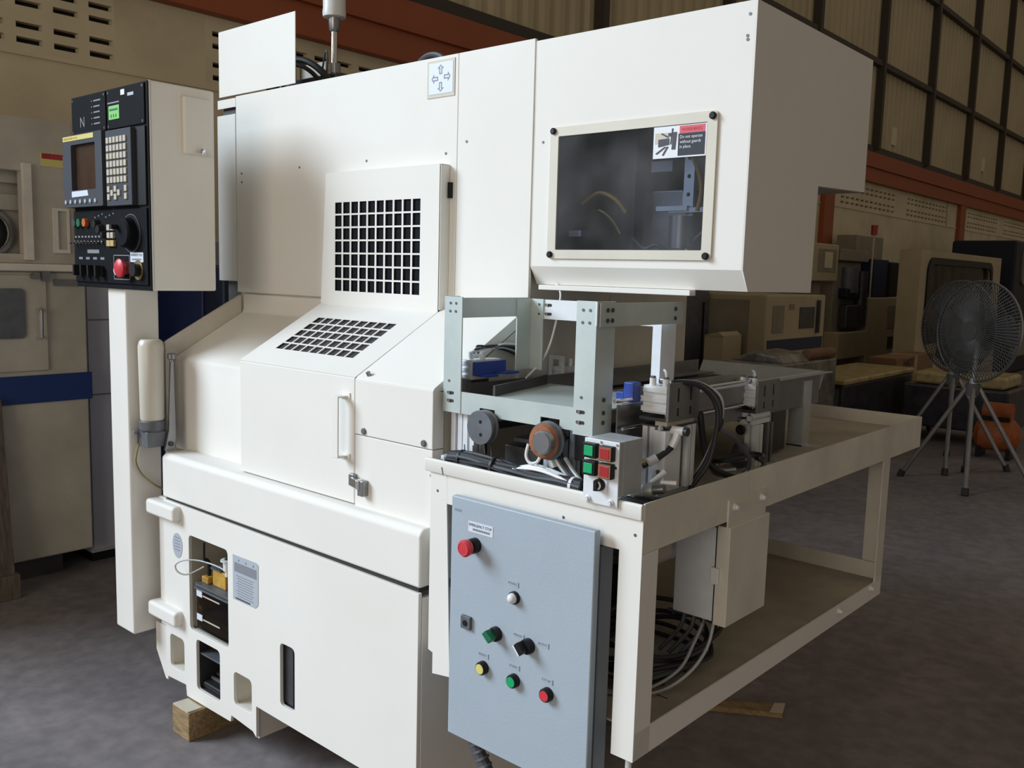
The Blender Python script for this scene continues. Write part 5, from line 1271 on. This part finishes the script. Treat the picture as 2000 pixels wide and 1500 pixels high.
for k in range(5):
    part('cable', MB().tube([(-1.775, 1.845 + 0.01 * k, 1.490), (-1.765, 1.87, 1.498 + 0.003 * k), (-1.772, 1.93, 1.500 + 0.004 * (k % 3)), (-1.778, 2.0, 1.510 - 0.004 * k), (-1.785, 2.08, 1.50 - 0.008 * k), (-1.79, 2.12, 1.47 - 0.008 * k)], 0.004), ('white_plastic', 'rubber_grey', 'rubber', 'alu', 'rubber')[k], t)

# ---- cables on the lower shelf
t = thing('shelf_cable_coil', (-1.3, 2.1, 0.64), 'large coil of black and clear cables on the bench lower shelf', 'cables')
for k in range(8):
    c = Vector((-1.32, 2.10 + 0.01 * k, 0.655 + 0.010 * k)); ra = 0.14 + 0.012 * (k % 4); rb = 0.20 + 0.02 * (k % 3)
    part('coil', MB().tube([tuple(c + Vector((ra * math.cos(a), rb * math.sin(a), 0.012 * math.sin(3 * a + k)))) for a in [0.4 * k + i * 0.45 for i in range(14)]], 0.007, 6, 4), ('rubber', 'rubber', 'rubber_grey', 'rubber')[k % 4], t)
for k in range(2):
    part('clear_hose', MB().tube([(-1.12 - 0.04 * k, 2.14 + 0.03 * k, 0.80), (-1.115 - 0.04 * k, 2.10, 0.74), (-1.125 - 0.03 * k, 2.03, 0.69), (-1.16 - 0.03 * k, 1.95, 0.655), (-1.22 - 0.02 * k, 1.88, 0.648), (-1.32, 1.84 + 0.02 * k, 0.647)], 0.0045), 'alu', t)
for k in range(3):
    part('drop_hose', MB().tube([(-1.16 - 0.03 * k, 2.16, 0.815), (-1.16 - 0.03 * k, 2.14, 0.76), (-1.19 - 0.03 * k, 2.08, 0.70)], 0.006), 'rubber_grey', t)
t = thing('shelf_transformer', (-1.63, 2.4, 0.64), 'black transformer block at the back of the bench lower shelf', 'transformer')
part('core', MB().box(-1.72, -1.54, 2.30, 2.50, 0.64, 0.80), 'black', t, bevel=0.01)
part('coil_cover', MB().box(-1.69, -1.57, 2.33, 2.47, 0.80, 0.84), 'steel_dark', t, bevel=0.01)

# ---- timber on the floor
t = thing('timber_block', (-2.97, 1.72, FZ), 'squared pine block under the left corner of the lathe base', 'wood block')
part('block', MB().box(-3.075, -2.955, 1.622, 1.90, FZ, 0.070), 'wood', t, bevel=0.003)
part('pale_top', MB().prism('x', [(1.623, 0.070), (1.623, 0.0745), (1.68, 0.0725), (1.686, 0.070)], -3.07, -2.965), 'beige', t)  # paler beige sliver along the front of the block's top
t = thing('loose_batten', (-1.55, 3.3, FZ), 'short pine batten lying on the floor under the bench', 'batten')
part('batten', MB().prism('z', [(-1.72, 3.18), (-1.70, 3.26), (-1.46, 3.45), (-1.43, 3.36)], FZ, FZ + 0.022), 'wood', t, bevel=0.002)
part('end_patch', MB().prism('z', [(-1.474, 3.335), (-1.495, 3.42), (-1.46, 3.449), (-1.431, 3.361)], FZ + 0.022, FZ + 0.0235), 'beige', t)
